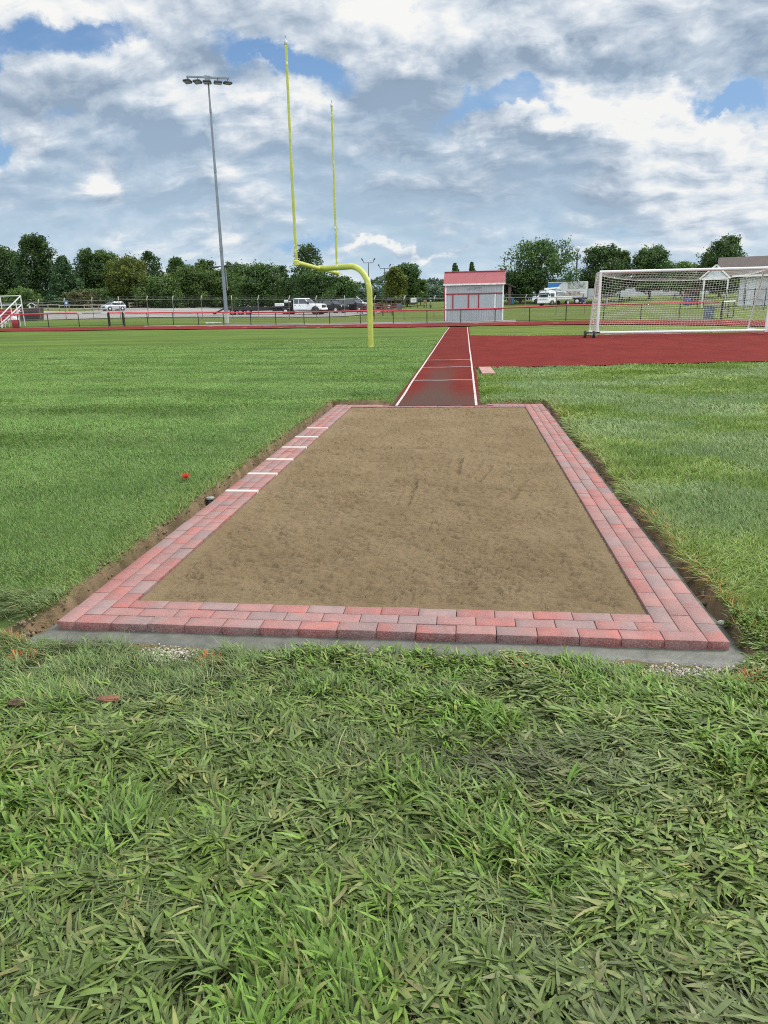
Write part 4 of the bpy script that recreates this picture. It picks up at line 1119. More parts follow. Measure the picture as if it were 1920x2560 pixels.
TYR = mat('black tyre rubber', (.018, .018, .018), .7)
for yy, xo in ((-.42, -.10), (-.08, -.42)):
    wo = MB().lathe([(.05, -.05), (.145, -.05), (.165, -.025), (.165, .025), (.145, .05), (.05, .05)], (xo-.12, yy, .165), 16, 'x').build('wheel', TYR, sg)
    MB().lathe([(.001, -.055), (.085, -.055), (.085, .055), (.001, .055)], (xo-.12, yy, .165), 12, 'x').build('hub', GALV, wo)
MB().bar((.1, -.1, .24), (-.55, -.1, .22), .05).bar((-.2, -.42, .2), (-.2, .05, .24), .05).bar((-.52, -.08, .2), (-.4, .1, .24), .05).build('wheel_carrier', BLACK, sg)
MB().bar((GWd, 0, z0+.95), (GWd+.5, .0, z0+.05), .05).build('brace', WHT, sg)

# ---- bleachers and bin at the end of the home side
RB = mat('red bench plank', (.36, .03, .05), .5, var=.15); AL = mat('pale aluminium', (.62, .63, .63), .4, .2, var=.08)
X, Y = col(-2, 64.6); bz = t1(X, Y)
bl = thing('bleachers', 'red bench bleachers with white pipe guard rails at the fence end', 'bleachers', (X, Y, bz), R(2))
rows, rise, run, Lb = 6, .25, .62, 9.
for i in range(rows):
    MB().box((-Lb/2, .2+i*run, .42+i*rise), (Lb, .28, .045)).build('bench', AL if i < 0 else RB, bl)
    MB().box((-Lb/2, .2+i*run+.22, .16+i*rise), (Lb, .30, .045)).build('footboard', AL, bl)
    MB().box((-Lb/2, .2+i*run+.36, .3+i*rise), (Lb, .02, .18)).build('riser', RB, bl)
for xx in (-.1, -2.2, -4.4, -6.6):
    f = MB(); f.bar((xx, .1, .12), (xx, .1+rows*run, .15+rows*rise), .07)
    for i in range(rows): f.bar((xx, .2+i*run, 0), (xx, .2+i*run, .4+i*rise), .06)
    f.build('support_frame', AL, bl)
ye, ze = .1+rows*run, rows*rise
g = MB()
for h in (.55, 1.35): g.bar((.05, -.1, h*.75-.05), (.05, ye, ze+h), .075)
g.bar((.05, ye, 0), (.05, ye, ze+1.4), .07); g.bar((.05, .1, 0), (.05, .1, 1.0), .06); g.bar((.05, ye*.5, ze*.5), (.05, ye*.5, ze*.5+1.15), .06); g.bar((.05, ye*.75, ze*.72), (.05, ye*.75, ze*.72+1.25), .06)
for h in (.55, 1.38): g.bar((.05, ye, ze+h), (-Lb, ye, ze+h), .075)
for xx in (-2, -4, -6): g.bar((xx, ye, ze), (xx, ye, ze+1.4), .06)
g.build('guard_rail', AL, bl)
(x_, y_, z_), rz = place(35, 63.6)
tb = thing('trash_can', 'round red trash can with pale domed lid beside the bleachers', 'trash can', (x_, y_, z_), rz)
MB().lathe([(.24, 0), (.28, .02), (.31, .70), (.30, .72)], n=18).build('barrel', mat('red steel drum', (.38, .035, .055), .5, var=.15), tb)
MB().lathe([(.33, .70), (.33, .76), (.27, .92), (.14, 1.0), (.001, 1.02)], n=18).build('lid', mat('pale plastic lid', (.6, .58, .55), .5), tb)

# ---- things along the lot on the far left
BRN = mat('brown steel skip', (.085, .06, .058), .6, var=.25, vs=2); WOOD = mat('grey weathered timber', (.34, .31, .26), .8, var=.2)
(x_, y_, z_), rz = place(80, 89, 8)
dm = thing('dumpster', 'dark brown steel dumpster standing on the gravel behind the bleachers', 'dumpster', (x_, y_, z_), rz)
mb = MB(); mb.prism([(-1.35, .12), (1.15, .12), (1.3, 1.45), (-1.35, 1.45)], -.8, .8); mb.build('bin', BRN, dm)
MB().box((-.05, 0, 1.49), (2.8, 1.75, .07), 0, .02).build('lid', mat('grey brown lid', (.16, .14, .13), .6), dm)
MB().box((-.3, -.83, .7), (1.7, .04, .85)).build('panel', mat('black brown panel', (.03, .022, .025), .6), dm)
for xx in (-1.38, .85): MB().box((xx, -.84, .8), (.12, .06, 1.2)).build('rib', BRN, dm)
(x_, y_, z_), rz = place(82, 112)
ks = thing('kiosk', 'small white kiosk with gabled white roof behind the dumpster', 'kiosk', (x_, y_, z_), rz)
MB().box((0, 0, .95), (.85, .8, 1.1), 0, .03).build('body', WHT, ks); MB().box((.1, -.41, 1.35), (.5, .04, .3)).build('opening', BLACK, ks)
MB().prism([(-.7, 1.5), (-.62, 1.44), (0, 1.86), (.62, 1.44), (.7, 1.5), (0, 2.0)], -.55, .55).build('roof', WHT, ks)
for xx in (-.36, .36): MB().bar((xx, 0, -.05), (xx, 0, .45), .1).build('leg', WHT, ks)
MB().bar((0, .35, -.05), (0, .35, 1.5), .08).build('post', WHT, ks)
def signpost(px, zc, w, h, zt, label, mm, extra=None, ang=0):
    (x_, y_, z_), rz = place(px, zc, ang)
    s_ = thing('sign', label, 'sign', (x_, y_, z_), rz)
    MB().bar((0, 0, -.1), (0, 0, zt), .07).build('post', GALV, s_); MB().box((0, -.05, zt-h/2), (w, .03, h), 0, .01).build('board', mm, s_)
    if extra: extra(s_, zt-h/2)
    return s_
def fig(s_, zc):
    MB().prism([(-.14, zc-.2), (.16, zc-.2), (.06, zc+.16), (-.06, zc+.16)], -.085, -.068).build('white_figure', WHT, s_)
signpost(169, 118, .62, .68, 2.15, 'small blue sign with a white figure before the wooden fence', mat('blue sign face', (.05, .17, .33), .4), fig)
wf = thing('wooden_fence', 'pale two rail wooden fence along the far edge of the gravel lot', 'fence', (0, 0, 0))
WP = []
for px, zc in [(95, 131), (122, 131), (150, 131), (175, 131), (213, 132), (231, 133), (248, 134), (266, 136), (325, 150), (345, 157), (372, 168), (400, 178), (430, 188)]:
    X, Y = col(px, zc); WP.append(np.array([X, Y, t1(X, Y)]))
for i, p in enumerate(WP):
    MB().bar(tuple(p+(0, 0, -.1)), tuple(p+(random.uniform(-.05, .05), 0, 1.25)), .16).build('post', mat('dark timber post', (.16, .14, .11), .8), wf)
    if i and i != 8:
        for h in (.45, 1.08): MB().bar(tuple(WP[i-1]+(0, -.1, h+random.uniform(-.06, .06))), tuple(p+(0, -.1, h+random.uniform(-.06, .06))), .06, .15).build('rail', WOOD, wf)
(x_, y_, z_), rz = place(414, 186)
lpile = thing('lumber_pile', 'low pile of pale grey boards and rubble by the wooden fence end', 'lumber pile', (x_, y_, z_), rz)
for i in range(16):
    a = random.uniform(-.25, .25); xx = random.uniform(-2.6, 2.6); MB().box((xx, random.uniform(-.8, .8), .12+i*.055), (random.uniform(1.5, 3.6), .24, .1), a, 0, 0, random.uniform(-.08, .12)).build('board', mat(f'pale board {i%3}', [(.5, .48, .44), (.38, .37, .36), (.58, .57, .55)][i % 3], .8), lpile)
(x_, y_, z_), rz = place(477, 196)
o = chunk('boulder', 'smooth grey rounded boulder mound at the back of the gravel lot', 'boulder', x_, y_, (1.75, 1.2, 1.0), (.20, .195, .185), 0, z=z_); o.location.z = z_+.25
(x_, y_, z_), rz = place(508, 198)
rk = thing('metal_rack', 'rusty red metal rack stacked with rails behind the gravel lot', 'rack', (x_, y_, z_), rz)
RST = mat('rusty red steel', (.20, .07, .05), .7, var=.3)
for xx in (-1.25, 0, 1.25):
    for yy in (-.4, .4): MB().bar((xx, yy, 0), (xx, yy, 1.5), .1).build('upright', RST, rk)
for h in (.25, .55, .85, 1.15, 1.45): MB().bar((-1.4, -.42, h), (1.4, -.42, h), .07, .1).bar((-1.4, .42, h), (1.4, .42, h), .07, .1).build('rail', RST, rk)

# ---- vehicles
GLASS = mat('dark car glass', (.024, .030, .036), .1, spec=.8, var=.05); RIM = mat('alloy rim', (.50, .51, .52), .3, .7); CHR = mat('chrome trim', (.6, .6, .6), .15, .9); LAMP = mat('headlight lens', (.70, .72, .74), .1, spec=.8); TAIL = mat('red tail lamp', (.35, .015, .015), .2)
BPL = mat('black plastic trim', (.02, .02, .022), .6)
def wheel(par, x, y, r, wd=.24, rim=RIM, rr_=.62):
    w_ = thing_part('wheel', par)
    MB().lathe([(r*.55, -wd/2), (r*.93, -wd/2), (r, -wd/2+.04), (r, wd/2-.04), (r*.93, wd/2), (r*.55, wd/2)], (x, y, r), 18, 'y').build('tyre', TYR, w_)
    s = -1 if y < 0 else 1
    MB().lathe([(.001, -.03), (r*rr_*.5, -.05), (r*rr_, -.02), (r*rr_, .03), (.001, .03)], (x, y+s*(wd/2-.02), r), 14, 'y').build('rim', rim, w_)
def thing_part(name, par):
    o = bpy.data.objects.new(name, None); link(o, par); o.empty_display_size = .1; return o
def hull(name, secs, m, par):
    """loft of (x, list of (halfwidth, z)) sections mirrored into closed rings, lengthwise"""
    rings = []
    for x, pr in secs: rings.append([(x, -w, z) for w, z in pr]+[(x, w, z) for w, z in reversed(pr)])
    return MB().loft(rings, True, False).build(name, m, par)
def car(name, label, cat, loc, rz, paint, Ln, W, H, hood, belt, kind='suv', grp=None, clad=None):
    """x forward. hood: bonnet height, belt: bottom of the windows; kind suv, pickup or chassis"""
    c = thing(name, label, cat, loc, rz, grp); w = W/2; f, r = Ln/2, -Ln/2; g = .28
    cabf = f-.27*Ln
    if kind == 'suv': cabr = r+.12
    elif kind == 'pickup': cabr = r+.40*Ln
    else: cabr = r+.02
    low = [(w*.92, g), (w, g+.25)]
    S = [(r, [(w*.90, g+.1), (w*.96, g+.3), (w*.96, belt-.1), (w*.88, belt)]), (r+.15, low+[(w, belt-.08), (w*.95, belt)]), (cabf-.1, low+[(w, belt-.08), (w*.95, belt)]),
         (cabf+.25, low+[(w, belt-.14), (w*.92, hood+.04)]), (f-.35, low+[(w*.98, hood-.2), (w*.88, hood-.04)]), (f-.08, [(w*.88, g+.02), (w*.95, g+.22), (w*.93, hood-.25), (w*.82, hood-.1)]), (f, [(w*.82, g+.1), (w*.88, g+.24), (w*.86, hood-.3), (w*.76, hood-.2)])]
    if kind == 'pickup':
        pass
    hull('body', S, paint, c)
    # greenhouse: glass core, painted roof and pillars
    wt = w*.80; zt = H-.07; rk = .55 if kind == 'suv' else .12
    A = (cabf+.28, cabf-.55, cabr+(.45 if kind == 'suv' else .12), cabr)     # windscreen foot/top, rear top/foot
    hull('windows', [(A[3], [(w*.90, belt-.03), (w*.90, belt+.01)]), (A[2], [(w*.91, belt-.03), (wt*1.0, zt)]), (A[1], [(w*.92, belt-.03), (wt, zt)]), (A[0], [(w*.88, belt-.03), (w*.86, belt+.01)])], GLASS, c)
    hull('roof', [(A[2]-.08, [(wt*.96, zt-.01), (wt*.9, zt+.05)]), (A[2]+.2, [(wt*1.03, zt-.03), (wt*.92, H)]), (A[1]-.2, [(wt*1.03, zt-.03), (wt*.92, H)]), (A[1]+.06, [(wt*.98, zt-.02), (wt*.9, zt+.04)])], paint, c)
    for s in (-1, 1):
        pl = MB(); pl.bar((A[0]-.05, s*w*.87, belt), (A[1], s*wt*1.01, zt), .09, .06); pl.bar((A[2]+.0, s*wt*1.01, zt), (A[3]+.02, s*w*.91, belt), .14 if kind == 'suv' else .22, .08)
        xm = (A[1]+A[2])/2-.1
        pl.bar((xm, s*w*.925, belt), (xm, s*wt*1.015, zt), .09, .06)
        if kind == 'suv': pl.bar((A[2]+.55, s*w*.925, belt), (A[2]+.6, s*wt*1.015, zt), .12, .06)
        pl.build('pillar', paint, c)
        MB().box((A[0]-.35, s*(w+.12), belt+.1), (.16, .22, .17), 0, .03).build('mirror', BPL if clad else paint, c)
        MB().box((f-.14, s*w*.70, hood-.26), (.24, w*.42, .17), R(-s*14), .03).build('headlight', LAMP, c)
        MB().box((r+.03, s*w*.85, belt-.25), (.10, w*.20, .3), 0, .02).build('tail_lamp', TAIL, c)
        dr = MB(); dr.box((xm+.35, s*(w+.004), (belt+g)/2+.08), (.92, .015, belt-g-.2), 0, .004); 
        do = dr.build('door', paint, c); MB().box((xm+.05, s*(w+.02), belt-.16), (.16, .03, .035)).build('handle', CHR if not clad else BPL, do)
    MB().box((f-.01, 0, hood-.36), (.08, w*1.05, .22), 0, .02).build('grille', BPL, c)
    MB().box((f-.02, 0, g+.12), (.16, w*1.75, .2), 0, .04).build('bumper', clad or paint, c)
    MB().box((r+.02, 0, g+.18), (.16, w*1.8, .2), 0, .04).build('bumper', clad or paint, c)
    rw = .36 if H < 1.75 else .41
    for xx in (f-.19*Ln, r+(.19 if kind != 'pickup' else .22)*Ln):
        for s in (-1, 1):
            a = MB(); a.lathe([(.05, -.02), (rw+.09, -.02), (rw+.09, .02), (.05, .02)], (xx, s*(w-.012), rw+.02), 20, 'y'); a.build('wheel_arch', BPL, c)
            wheel(c, xx, s*(w-.10), rw)
    if kind == 'pickup':
        bed = MB(); bed.box(((r+cabr)/2+.05, 0, belt+.02), (cabr-r-.3, W*.8, .06)); bed.build('bed_floor', BPL, c)
    return c
SIL = mat('silver car paint', (.50, .52, .55), .3, .4, var=.04); WCP = mat('white car paint', (.78, .79, .80), .3, var=.03); BCP = mat('black car paint', (.006, .0065, .008), .3, spec=.35, var=.1)
l, rz = place(285, 134, 214); car('parked_car', 'silver compact crossover driving on the gravel lot behind the low fence gate', 'car', l, rz, SIL, 4.3, 1.8, 1.66, 1.08, 1.05, 'suv')
l, rz = place(613, 188, 42); car('pickup_truck', 'white pickup seen from its tailgate far back on the gravel lot', 'pickup', l, rz, WCP, 5.6, 1.95, 1.9, 1.2, 1.2, 'pickup')
l, rz = place(826, 101, -36); car('parked_car', 'black sport utility car parked directly behind the white flatbed truck', 'car', l, rz, BCP, 5.1, 2.0, 1.85, 1.2, 1.15, 'suv')
l, rz = place(877, 106, -24); c2 = car('parked_car', 'long black sport utility car with bright window trim, farther along the parked row', 'car', l, rz, BCP, 5.5, 2.05, 1.92, 1.25, 1.2, 'suv')
l, rz = place(884, 132, -20); car('parked_car', 'white car mostly hidden behind the long black sport utility car', 'car', l, rz, WCP, 4.9, 1.9, 1.75, 1.15, 1.1, 'suv')
for s in (-1, 1): MB().bar((-2.4, s*1.02, 1.2), (1.2, s*1.0, 1.2), .03, .06).bar((-2.45, s*1.0, 1.2), (-2.0, s*.84, 1.84), .04, .06).bar((-2.0, s*.86, 1.86), (.5, s*.86, 1.86), .03, .05).build('window_trim', CHR, c2)
for s in (-1, 1): MB().bar((-2.2, s*.93, 1.95), (.9, s*.93, 1.95), .04, .03).build('roof_rack', CHR, c2)
(x_, y_, z_), rz = place(904, 128, 0)
MBx = MB(); MBx.box((0, 0, 1.5), (2.2, 1.6, .12), 0, .02, 0, R(38)); rp = thing('ramp_trailer', 'small trailer with a tilted white deck behind the black cars', 'trailer', (x_, y_, z_), rz)
MBx.build('deck', WHT, rp); MB().bar((-.9, .6, .3), (.9, .6, .35), .1).bar((.7, -.6, .3), (-.6, -.6, 1.95), .1).bar((.5, .6, .3), (.6, .6, 1.0), .1).build('frame', RST, rp)
for s in (-1, 1): wheel(rp, .2, s*.85, .3)

# white flatbed truck
l, rz = place(748, 91, -24)
ft = thing('flatbed_truck', 'white extended cab truck with black flat deck parked by the security fence', 'truck', l, rz)
w = 1.0
hull('cab', [(-.35, [(w*.93, .55), (w, .75), (w, 1.26), (w*.96, 1.34)]), (1.75, [(w*.93, .55), (w, .75), (w, 1.26), (w*.96, 1.34)]), (2.05, [(w*.95, .6), (w, .8), (w, 1.24), (w*.94, 1.36)]), (3.15, [(w*.95, .6), (w, .8), (w, 1.15), (w*.90, 1.30)]), (3.38, [(w*.92, .62), (w*.97, .8), (w*.95, 1.1), (w*.86, 1.22)])], WCP, ft)
hull('windows', [(-.33, [(w*.92, 1.3), (w*.84, 1.92)]), (1.15, [(w*.93, 1.3), (w*.84, 1.94)]), (1.92, [(w*.92, 1.3), (w*.90, 1.36)])], GLASS, ft)
hull('roof', [(-.36, [(w*.86, 1.9), (w*.8, 1.98)]), (0, [(w*.88, 1.9), (w*.8, 2.03)]), (.95, [(w*.88, 1.9), (w*.8, 2.03)]), (1.25, [(w*.85, 1.92), (w*.78, 1.97)])], WCP, ft)
for s in (-1, 1):
    p_ = MB()
    for a, b_, q, v in (((-.28, 1.3), (-.26, 1.92), .20, .05), ((.34, 1.3), (.36, 1.92), .09, .05), ((1.86, 1.34), (1.16, 1.94), .10, .06)): p_.bar((a[0], s*w*.94, a[1]), (b_[0], s*w*.855, b_[1]), q, v)
    p_.build('pillar', WCP, ft)
    d_ = MB().box((1.0, s*(w+.006), 1.0), (1.1, .02, .62), 0, .01).build('door', WCP, ft); MB().box((.55, s*(w+.03), 1.18), (.18, .03, .05)).build('handle', BPL, d_)
    d_ = MB().box((.08, s*(w+.006), 1.0), (.62, .02, .62), 0, .01).build('door', WCP, ft); MB().box((-.1, s*(w+.03), 1.18), (.16, .03, .05)).build('handle', BPL, d_)
    MB().box((1.75, s*(w+.2), 1.45), (.2, .28, .32), 0, .04).build('mirror', BPL, ft)
    MB().box((3.3, s*.76, 1.02), (.2, .34, .26), 0, .03).build('headlight', LAMP, ft)
    MB().lathe([(.3, -.04), (.54, -.04), (.54, .05), (.3, .05)], (2.62, s*w*.985, .50), 20, 'y').build('wheel_arch', BPL, ft)
    wheel(ft, 2.62, s*(w-.14), .42, .28, BPL)
    wheel(ft, -1.45, s*(w-.05), .42, .30, RIM)
    MB().box((1.0, s*(w-.02), .52), (1.9, .16, .08)).build('running_board', BPL, ft)
MB().box((3.42, 0, 1.02), (.1, 1.12, .36), 0, .03).build('grille', BPL, ft)
MB().box((3.48, 0, 1.05), (.03, .3, .1)).build('badge_plate', CHR, ft)
MB().box((3.46, 0, .68), (.22, 1.9, .24), 0, .05).build('bumper', WCP, ft)
MB().box((-.60, 0, 1.42), (.16, 1.95, 1.2), 0, .03).build('headboard', BLACK, ft)
MB().box((-2.1, 0, 1.0), (3.0, 2.25, .14), 0, .02).build('deck', BLACK, ft)
MB().box((-1.0, 0, .62), (5.2, .8, .28)).build('chassis', BLACK, ft)
MB().box((-2.9, .3, 1.28), (1.1, .6, .38), 0, .05).build('tool_box', mat('white poly tank', (.7, .7, .68), .5), ft)
# gooseneck trailer
l, rz = place(632, 92.5, -3)
tr = thing('flatbed_trailer', 'long black gooseneck flatbed trailer with lowered rear ramp behind the white flatbed truck', 'trailer', l, rz)
mb = MB(); mb.box((.1, 0, .93), (7.4, 2.4, .16), 0, .01); mb.box((.1, -1.18, .80), (7.4, .1, .36)); mb.box((.1, 1.18, .80), (7.4, .1, .36)); mb.box((.6, 0, .66), (6.0, .8, .3))
for i in range(13): mb.box((-3.4+i*.58, -1.24, .88), (.08, .07, .16))
mb.build('deck', BLACK, tr)
MB().bar((-3.55, 0, .92), (-5.0, 0, .22), 2.3, .12).build('ramp', BLACK, tr)
MB().bar((3.7, -.5, .95), (4.6, -.12, 1.38), .2).bar((3.7, .5, .95), (4.6, .12, 1.38), .2).bar((4.5, 0, 1.38), (5.7, 0, 1.32), .26).bar((5.65, 0, 1.35), (5.65, 0, 1.05), .16).build('gooseneck', BLACK, tr)
MB().box((4.35, -.3, 1.62), (.5, .4, .36), 0, .06).build('winch_box', WHT, tr); MB().box((4.9, .1, 1.56), (.7, .3, .18), 0, .04).build('hose_reel', WHT, tr)
for xx in (-2.55, -1.55, -.55):
    for s in (-1, 1): wheel(tr, xx, s*1.0, .38, .26, GALV)
MB().box((4.2, 0, .9), (.1, 1.2, .12)).bar((3.9, -.8, .1), (3.9, -.8, 1.0), .12).bar((3.9, .8, .1), (3.9, .8, 1.0), .12).build('landing_leg', BLACK, tr)

# box truck with a blue curve on its side
l, rz = place(1421, 119, 180)
bt = thing('box_truck', 'white box truck with blue curved graphic on its cargo side', 'truck', l, rz)
BXW = mat('white truck box', (.52, .54, .54), .45, var=.06, vs=1.5)
MB().box((.25, 0, 2.32), (6.4, 2.4, 2.55), 0, .03).build('cargo_box', BXW, bt)
MB().box((.25, 0, .93), (6.4, 2.2, .22)).build('chassis', BLACK, bt)
BL = mat('blue side graphic', (.03, .16, .42), .4, var=.08)
gpts = [(3.44, 3.5), (.85, 3.5)]+[(.85+.05*k_-(.0), 3.5-.0) for k_ in ()]+[(.85+(1.35)*math.sin(t)**1.4, 3.5-1.75*(1-math.cos(t))) for t in np.linspace(.1, 1.45, 8)]+[(3.44, 2.1)]
MB().prism(gpts, 1.201, 1.212).build('graphic', BL, bt)
MB().box((-1.2, 1.21, 2.95), (2.9, .02, 1.0), 0, .004).build('picture_panel', mat('printed grey scene', (.34, .35, .33), .5, var=.6, vs=2.2), bt)
MB().box((-.6, 1.21, 1.75), (3.6, .02, .75), 0, .004).build('picture_panel', mat('printed tan scene', (.36, .30, .26), .5, var=.65, vs=2.6), bt)
MB().box((-2.2, 1.22, 1.85), (.9, .015, .3), 0, .004).build('sticker', WHT, bt)
MB().box((-3.0, 0, 2.3), (.1, 2.2, 2.4), 0, .01).build('rear_door', mat('brown grey roller door', (.16, .13, .12), .6), bt)
MB().box((-3.5, 1.0, 1.6), (.9, .06, 1.7)).build('lift_gate', GALV, bt)
hull('cab', [(3.5, [(1.05, .55), (1.12, .8), (1.1, 1.7), (1., 2.3)]), (4.6, [(1.05, .55), (1.12, .8), (1.1, 1.6), (.95, 2.2)]), (5.0, [(1.05, .55), (1.1, .8), (1.05, 1.45), (1., 1.5)]), (5.9, [(1., .6), (1.05, .8), (1., 1.3), (.9, 1.36)])], WCP, bt)
for s in (-1, 1):
    MB().box((4.45, s*1.11, 1.75), (.8, .02, .55), 0, .005).build('side_window', GLASS, bt)
    MB().lathe([(.2, -.04), (.58, -.04), (.58, .04), (.2, .04)], (5.1, s*1.07, .5), 18, 'y').build('wheel_arch', BPL, bt)
    wheel(bt, 5.1, s*.95, .48, .28); wheel(bt, -1.35, s*.98, .48, .36, WHT, .6); wheel(bt, -2.0, s*.6, .46, .3, BPL)
MB().box((4.85, 0, 1.85), (.3, 1.8, .62), 0, .02, 0, R(-32)).build('windscreen', GLASS, bt)
# cab-over lift truck in front of it
l, rz = place(1387, 112, 232)
ct = thing('lift_truck', 'white cab over truck carrying a folded white and grey boom lift', 'truck', l, rz)
hull('cab', [(1.1, [(1.0, .5), (1.05, .7), (1.05, 1.3), (.92, 2.15)]), (2.5, [(1.0, .5), (1.05, .7), (1.05, 1.3), (.92, 2.12)]), (2.95, [(1.0, .5), (1.04, .7), (1.02, 1.2), (.98, 1.25)]), (3.02, [(.98, .5), (1.02, .7), (1.0, 1.1), (.96, 1.18)])], WCP, ct)
MB().box((2.78, 0, 1.66), (.05, 1.72, .72), 0, .01, 0, R(-27)).build('windscreen', GLASS, ct)
MB().box((3.03, 0, .98), (.02, 1.5, .12)).build('grille', mat('light grey grille', (.4, .4, .4), .5), ct)
MB().box((3.06, 0, .55), (.14, 2.0, .24), 0, .04).build('bumper', WCP, ct)
for s in (-1, 1):
    MB().box((3.03, s*.78, .80), (.04, .36, .2), 0, .01).build('headlight', LAMP, ct)
    MB().box((1.95, s*1.01, 1.62), (.95, .06, .55), 0, .01).build('side_window', GLASS, ct)
    MB().box((3.0, s*1.25, 1.65), (.1, .2, .42), 0, .03).build('mirror', BPL, ct)
    wheel(ct, 2.0, s*.93, .4, .26, GALV); wheel(ct, -1.9, s*.9, .4, .4, GALV)
    MB().lathe([(.2, -.03), (.5, -.03), (.5, .03), (.2, .03)], (2.0, s*1.04, .42), 18, 'y').build('wheel_arch', BPL, ct)
MB().box((-.9, 0, .95), (4.2, 2.1, .2), 0, .02).build('flat_bed', GALV, ct)
MB().box((-.9, 1.05, 1.2), (4.2, .05, .45), 0, .01).build('bed_side', AL, ct)
MB().box((-.4, 0, 1.75), (1.5, 1.3, .9), 0, .1).build('turntable', mat('grey lift turret', (.22, .25, .28), .5, var=.2), ct)
MB().bar((-2.2, .2, 2.05), (2.4, .1, 2.3), .26, .3).build('lower_boom', WHT, ct); MB().bar((2.4, -.2, 2.55), (-1.2, -.2, 2.75), .22, .24).build('upper_boom', WHT, ct)
MB().bar((-1.6, .5, 2.0), (.6, .5, 2.6), .14).build('hydraulic_ram', CHR, ct)
MB().box((2.7, .0, 1.75), (.85, 1.3, .12)).bar((2.3, -.6, 1.75), (2.3, -.6, 2.35), .07).bar((3.1, -.6, 1.75), (3.1, -.6, 2.35), .07).bar((3.1, .6, 1.75), (3.1, .6, 2.35), .07).bar((2.3, .6, 1.75), (2.3, .6, 2.35), .07).bar((2.3, -.6, 2.35), (3.1, -.6, 2.35), .07).bar((3.1, -.6, 2.35), (3.1, .6, 2.35), .07).bar((2.3, .6, 2.35), (3.1, .6, 2.35), .07).build('work_basket', mat('grey lift basket', (.25, .3, .33), .5), ct)

# ---- small structures right of centre
def lamp_mast(px, zc, ytop, label, w_=.9):
    (x_, y_, z_), rz = place(px, zc); dd = ray(px, ytop); t = math.hypot(x_-CAM[0], y_-CAM[1])/math.hypot(dd[0], dd[1]); H = CAM[2]+dd[2]*t-z_
    s_ = thing('lamp_mast', label, 'light mast', (x_, y_, z_), rz, 'twin lamp masts by the parking lot')
    MB().tube([(0, 0, -.1), (0, 0, H)], [.11, .07], 8).build('mast', mat('dark mast steel', (.06, .075, .09), .5), s_)
    MB().bar((-w_, 0, H), (w_, 0, H), .1).build('crossarm', mat('dark mast steel', (.06, .075, .09), .5), s_)
    for s in (-1, 1): MB().bar((s*w_, 0, H), (s*(w_+.12), 0, H+.4), .1).box((s*(w_+.28), -.1, H+.62), (.22, .4, .5), 0, .05, 0, s*R(35)).build('lamp', FL, s_)
lamp_mast(923.5, 140, 657, 'twin lamp mast showing above the bend of the yellow goal post')
lamp_mast(963, 150, 671, 'twin lamp mast rising from the yellow green tree')
(x_, y_, z_), rz = place(1437, 126)
dd = ray(1440, 628); t = math.hypot(x_-CAM[0], y_-CAM[1])/math.hypot(dd[0], dd[1]); H = CAM[2]+dd[2]*t-z_
sp = thing('siren_pole', 'slim dark pole with a round white siren head beside the box truck', 'siren pole', (x_, y_, z_), rz)
MB().tube([(0, 0, -.2), (0, 0, H)], [.16, .12], 10).build('pole', mat('dark green grey pole', (.07, .09, .10), .5), sp)
MB().lathe([(.001, -.25), (.36, -.2), (.42, -.05), (.42, .05), (.30, .2), (.001, .25)], (0, 0, H+.35), 18, 'y').build('siren_head', mat('pale siren horn', (.55, .57, .52), .5), sp)
MB().box((.0, 0, H-.15), (.22, .3, .4), 0, .03).build('bracket', GALV, sp)
# notice board, bench, cabinet, waste station, barrels
DKG = mat('dark green post', (.03, .04, .035), .6); ORW = mat('orange brown timber', (.30, .13, .07), .7)
(x_, y_, z_), rz = place(1034, 121)
nb = thing('notice_board', 'white notice board on two dark posts left of the shed', 'notice board', (x_, y_, z_), rz)
MB().box((0, 0, 1.35), (1.0, .05, .75), 0, .01).build('board', WHT, nb); MB().box((0, -.032, 1.4), (.62, .01, .42)).build('poster', mat('faded printed poster', (.6, .55, .5), .7, var=.3, vs=5), nb)
for xx in (-.62, .62): MB().bar((xx, .05, -.05), (xx, .05, 1.85), .12).build('post', DKG, nb)
MB().box((0, .05, .85), (1.3, .05, .14)).build('crossbeam', DKG, nb)
(x_, y_, z_), rz = place(1052, 121)
be = thing('park_bench', 'dark low bench between the notice board and the orange cabinet', 'bench', (x_, y_, z_), rz)
MB().box((0, 0, .46), (1.5, .4, .07)).build('seat', DKG, be)
for xx in (-.6, .6): MB().box((xx, 0, .21), (.1, .35, .44)).build('leg', DKG, be)
(x_, y_, z_), rz = place(1063, 120)
cb_ = thing('post_cabinet', 'small orange brown cabinet raised on two posts', 'cabinet', (x_, y_, z_), rz)
MB().box((0, 0, .95), (.55, .4, .45), 0, .02).build('box', ORW, cb_); MB().prism([(-.34, 1.18), (.34, 1.18), (0, 1.32)], -.26, .26).build('roof', WOOD, cb_)
for xx in (-.22, .22): MB().bar((xx, 0, -.05), (xx, 0, .75), .1).build('leg', DKG, cb_)
(x_, y_, z_), rz = place(1076.5, 118)
ws = thing('waste_station', 'slim green waste post with bin and small signs near the shed', 'waste station', (x_, y_, z_), rz)
MB().bar((0, .05, -.05), (0, .05, 1.75), .08).build('post', DKG, ws); MB().lathe([(.15, .12), (.17, .16), (.17, .58), (.001, .6)], (0, -.1, 0), 12).build('bin', DKG, ws); MB().box((0, 0, 1.6), (.3, .04, .3)).build('sign', mat('green sign', (.1, .2, .14), .5), ws); MB().box((0, 0, 1.2), (.28, .1, .2)).build('bag_box', mat('grey bag box', (.35, .4, .36), .5), ws)
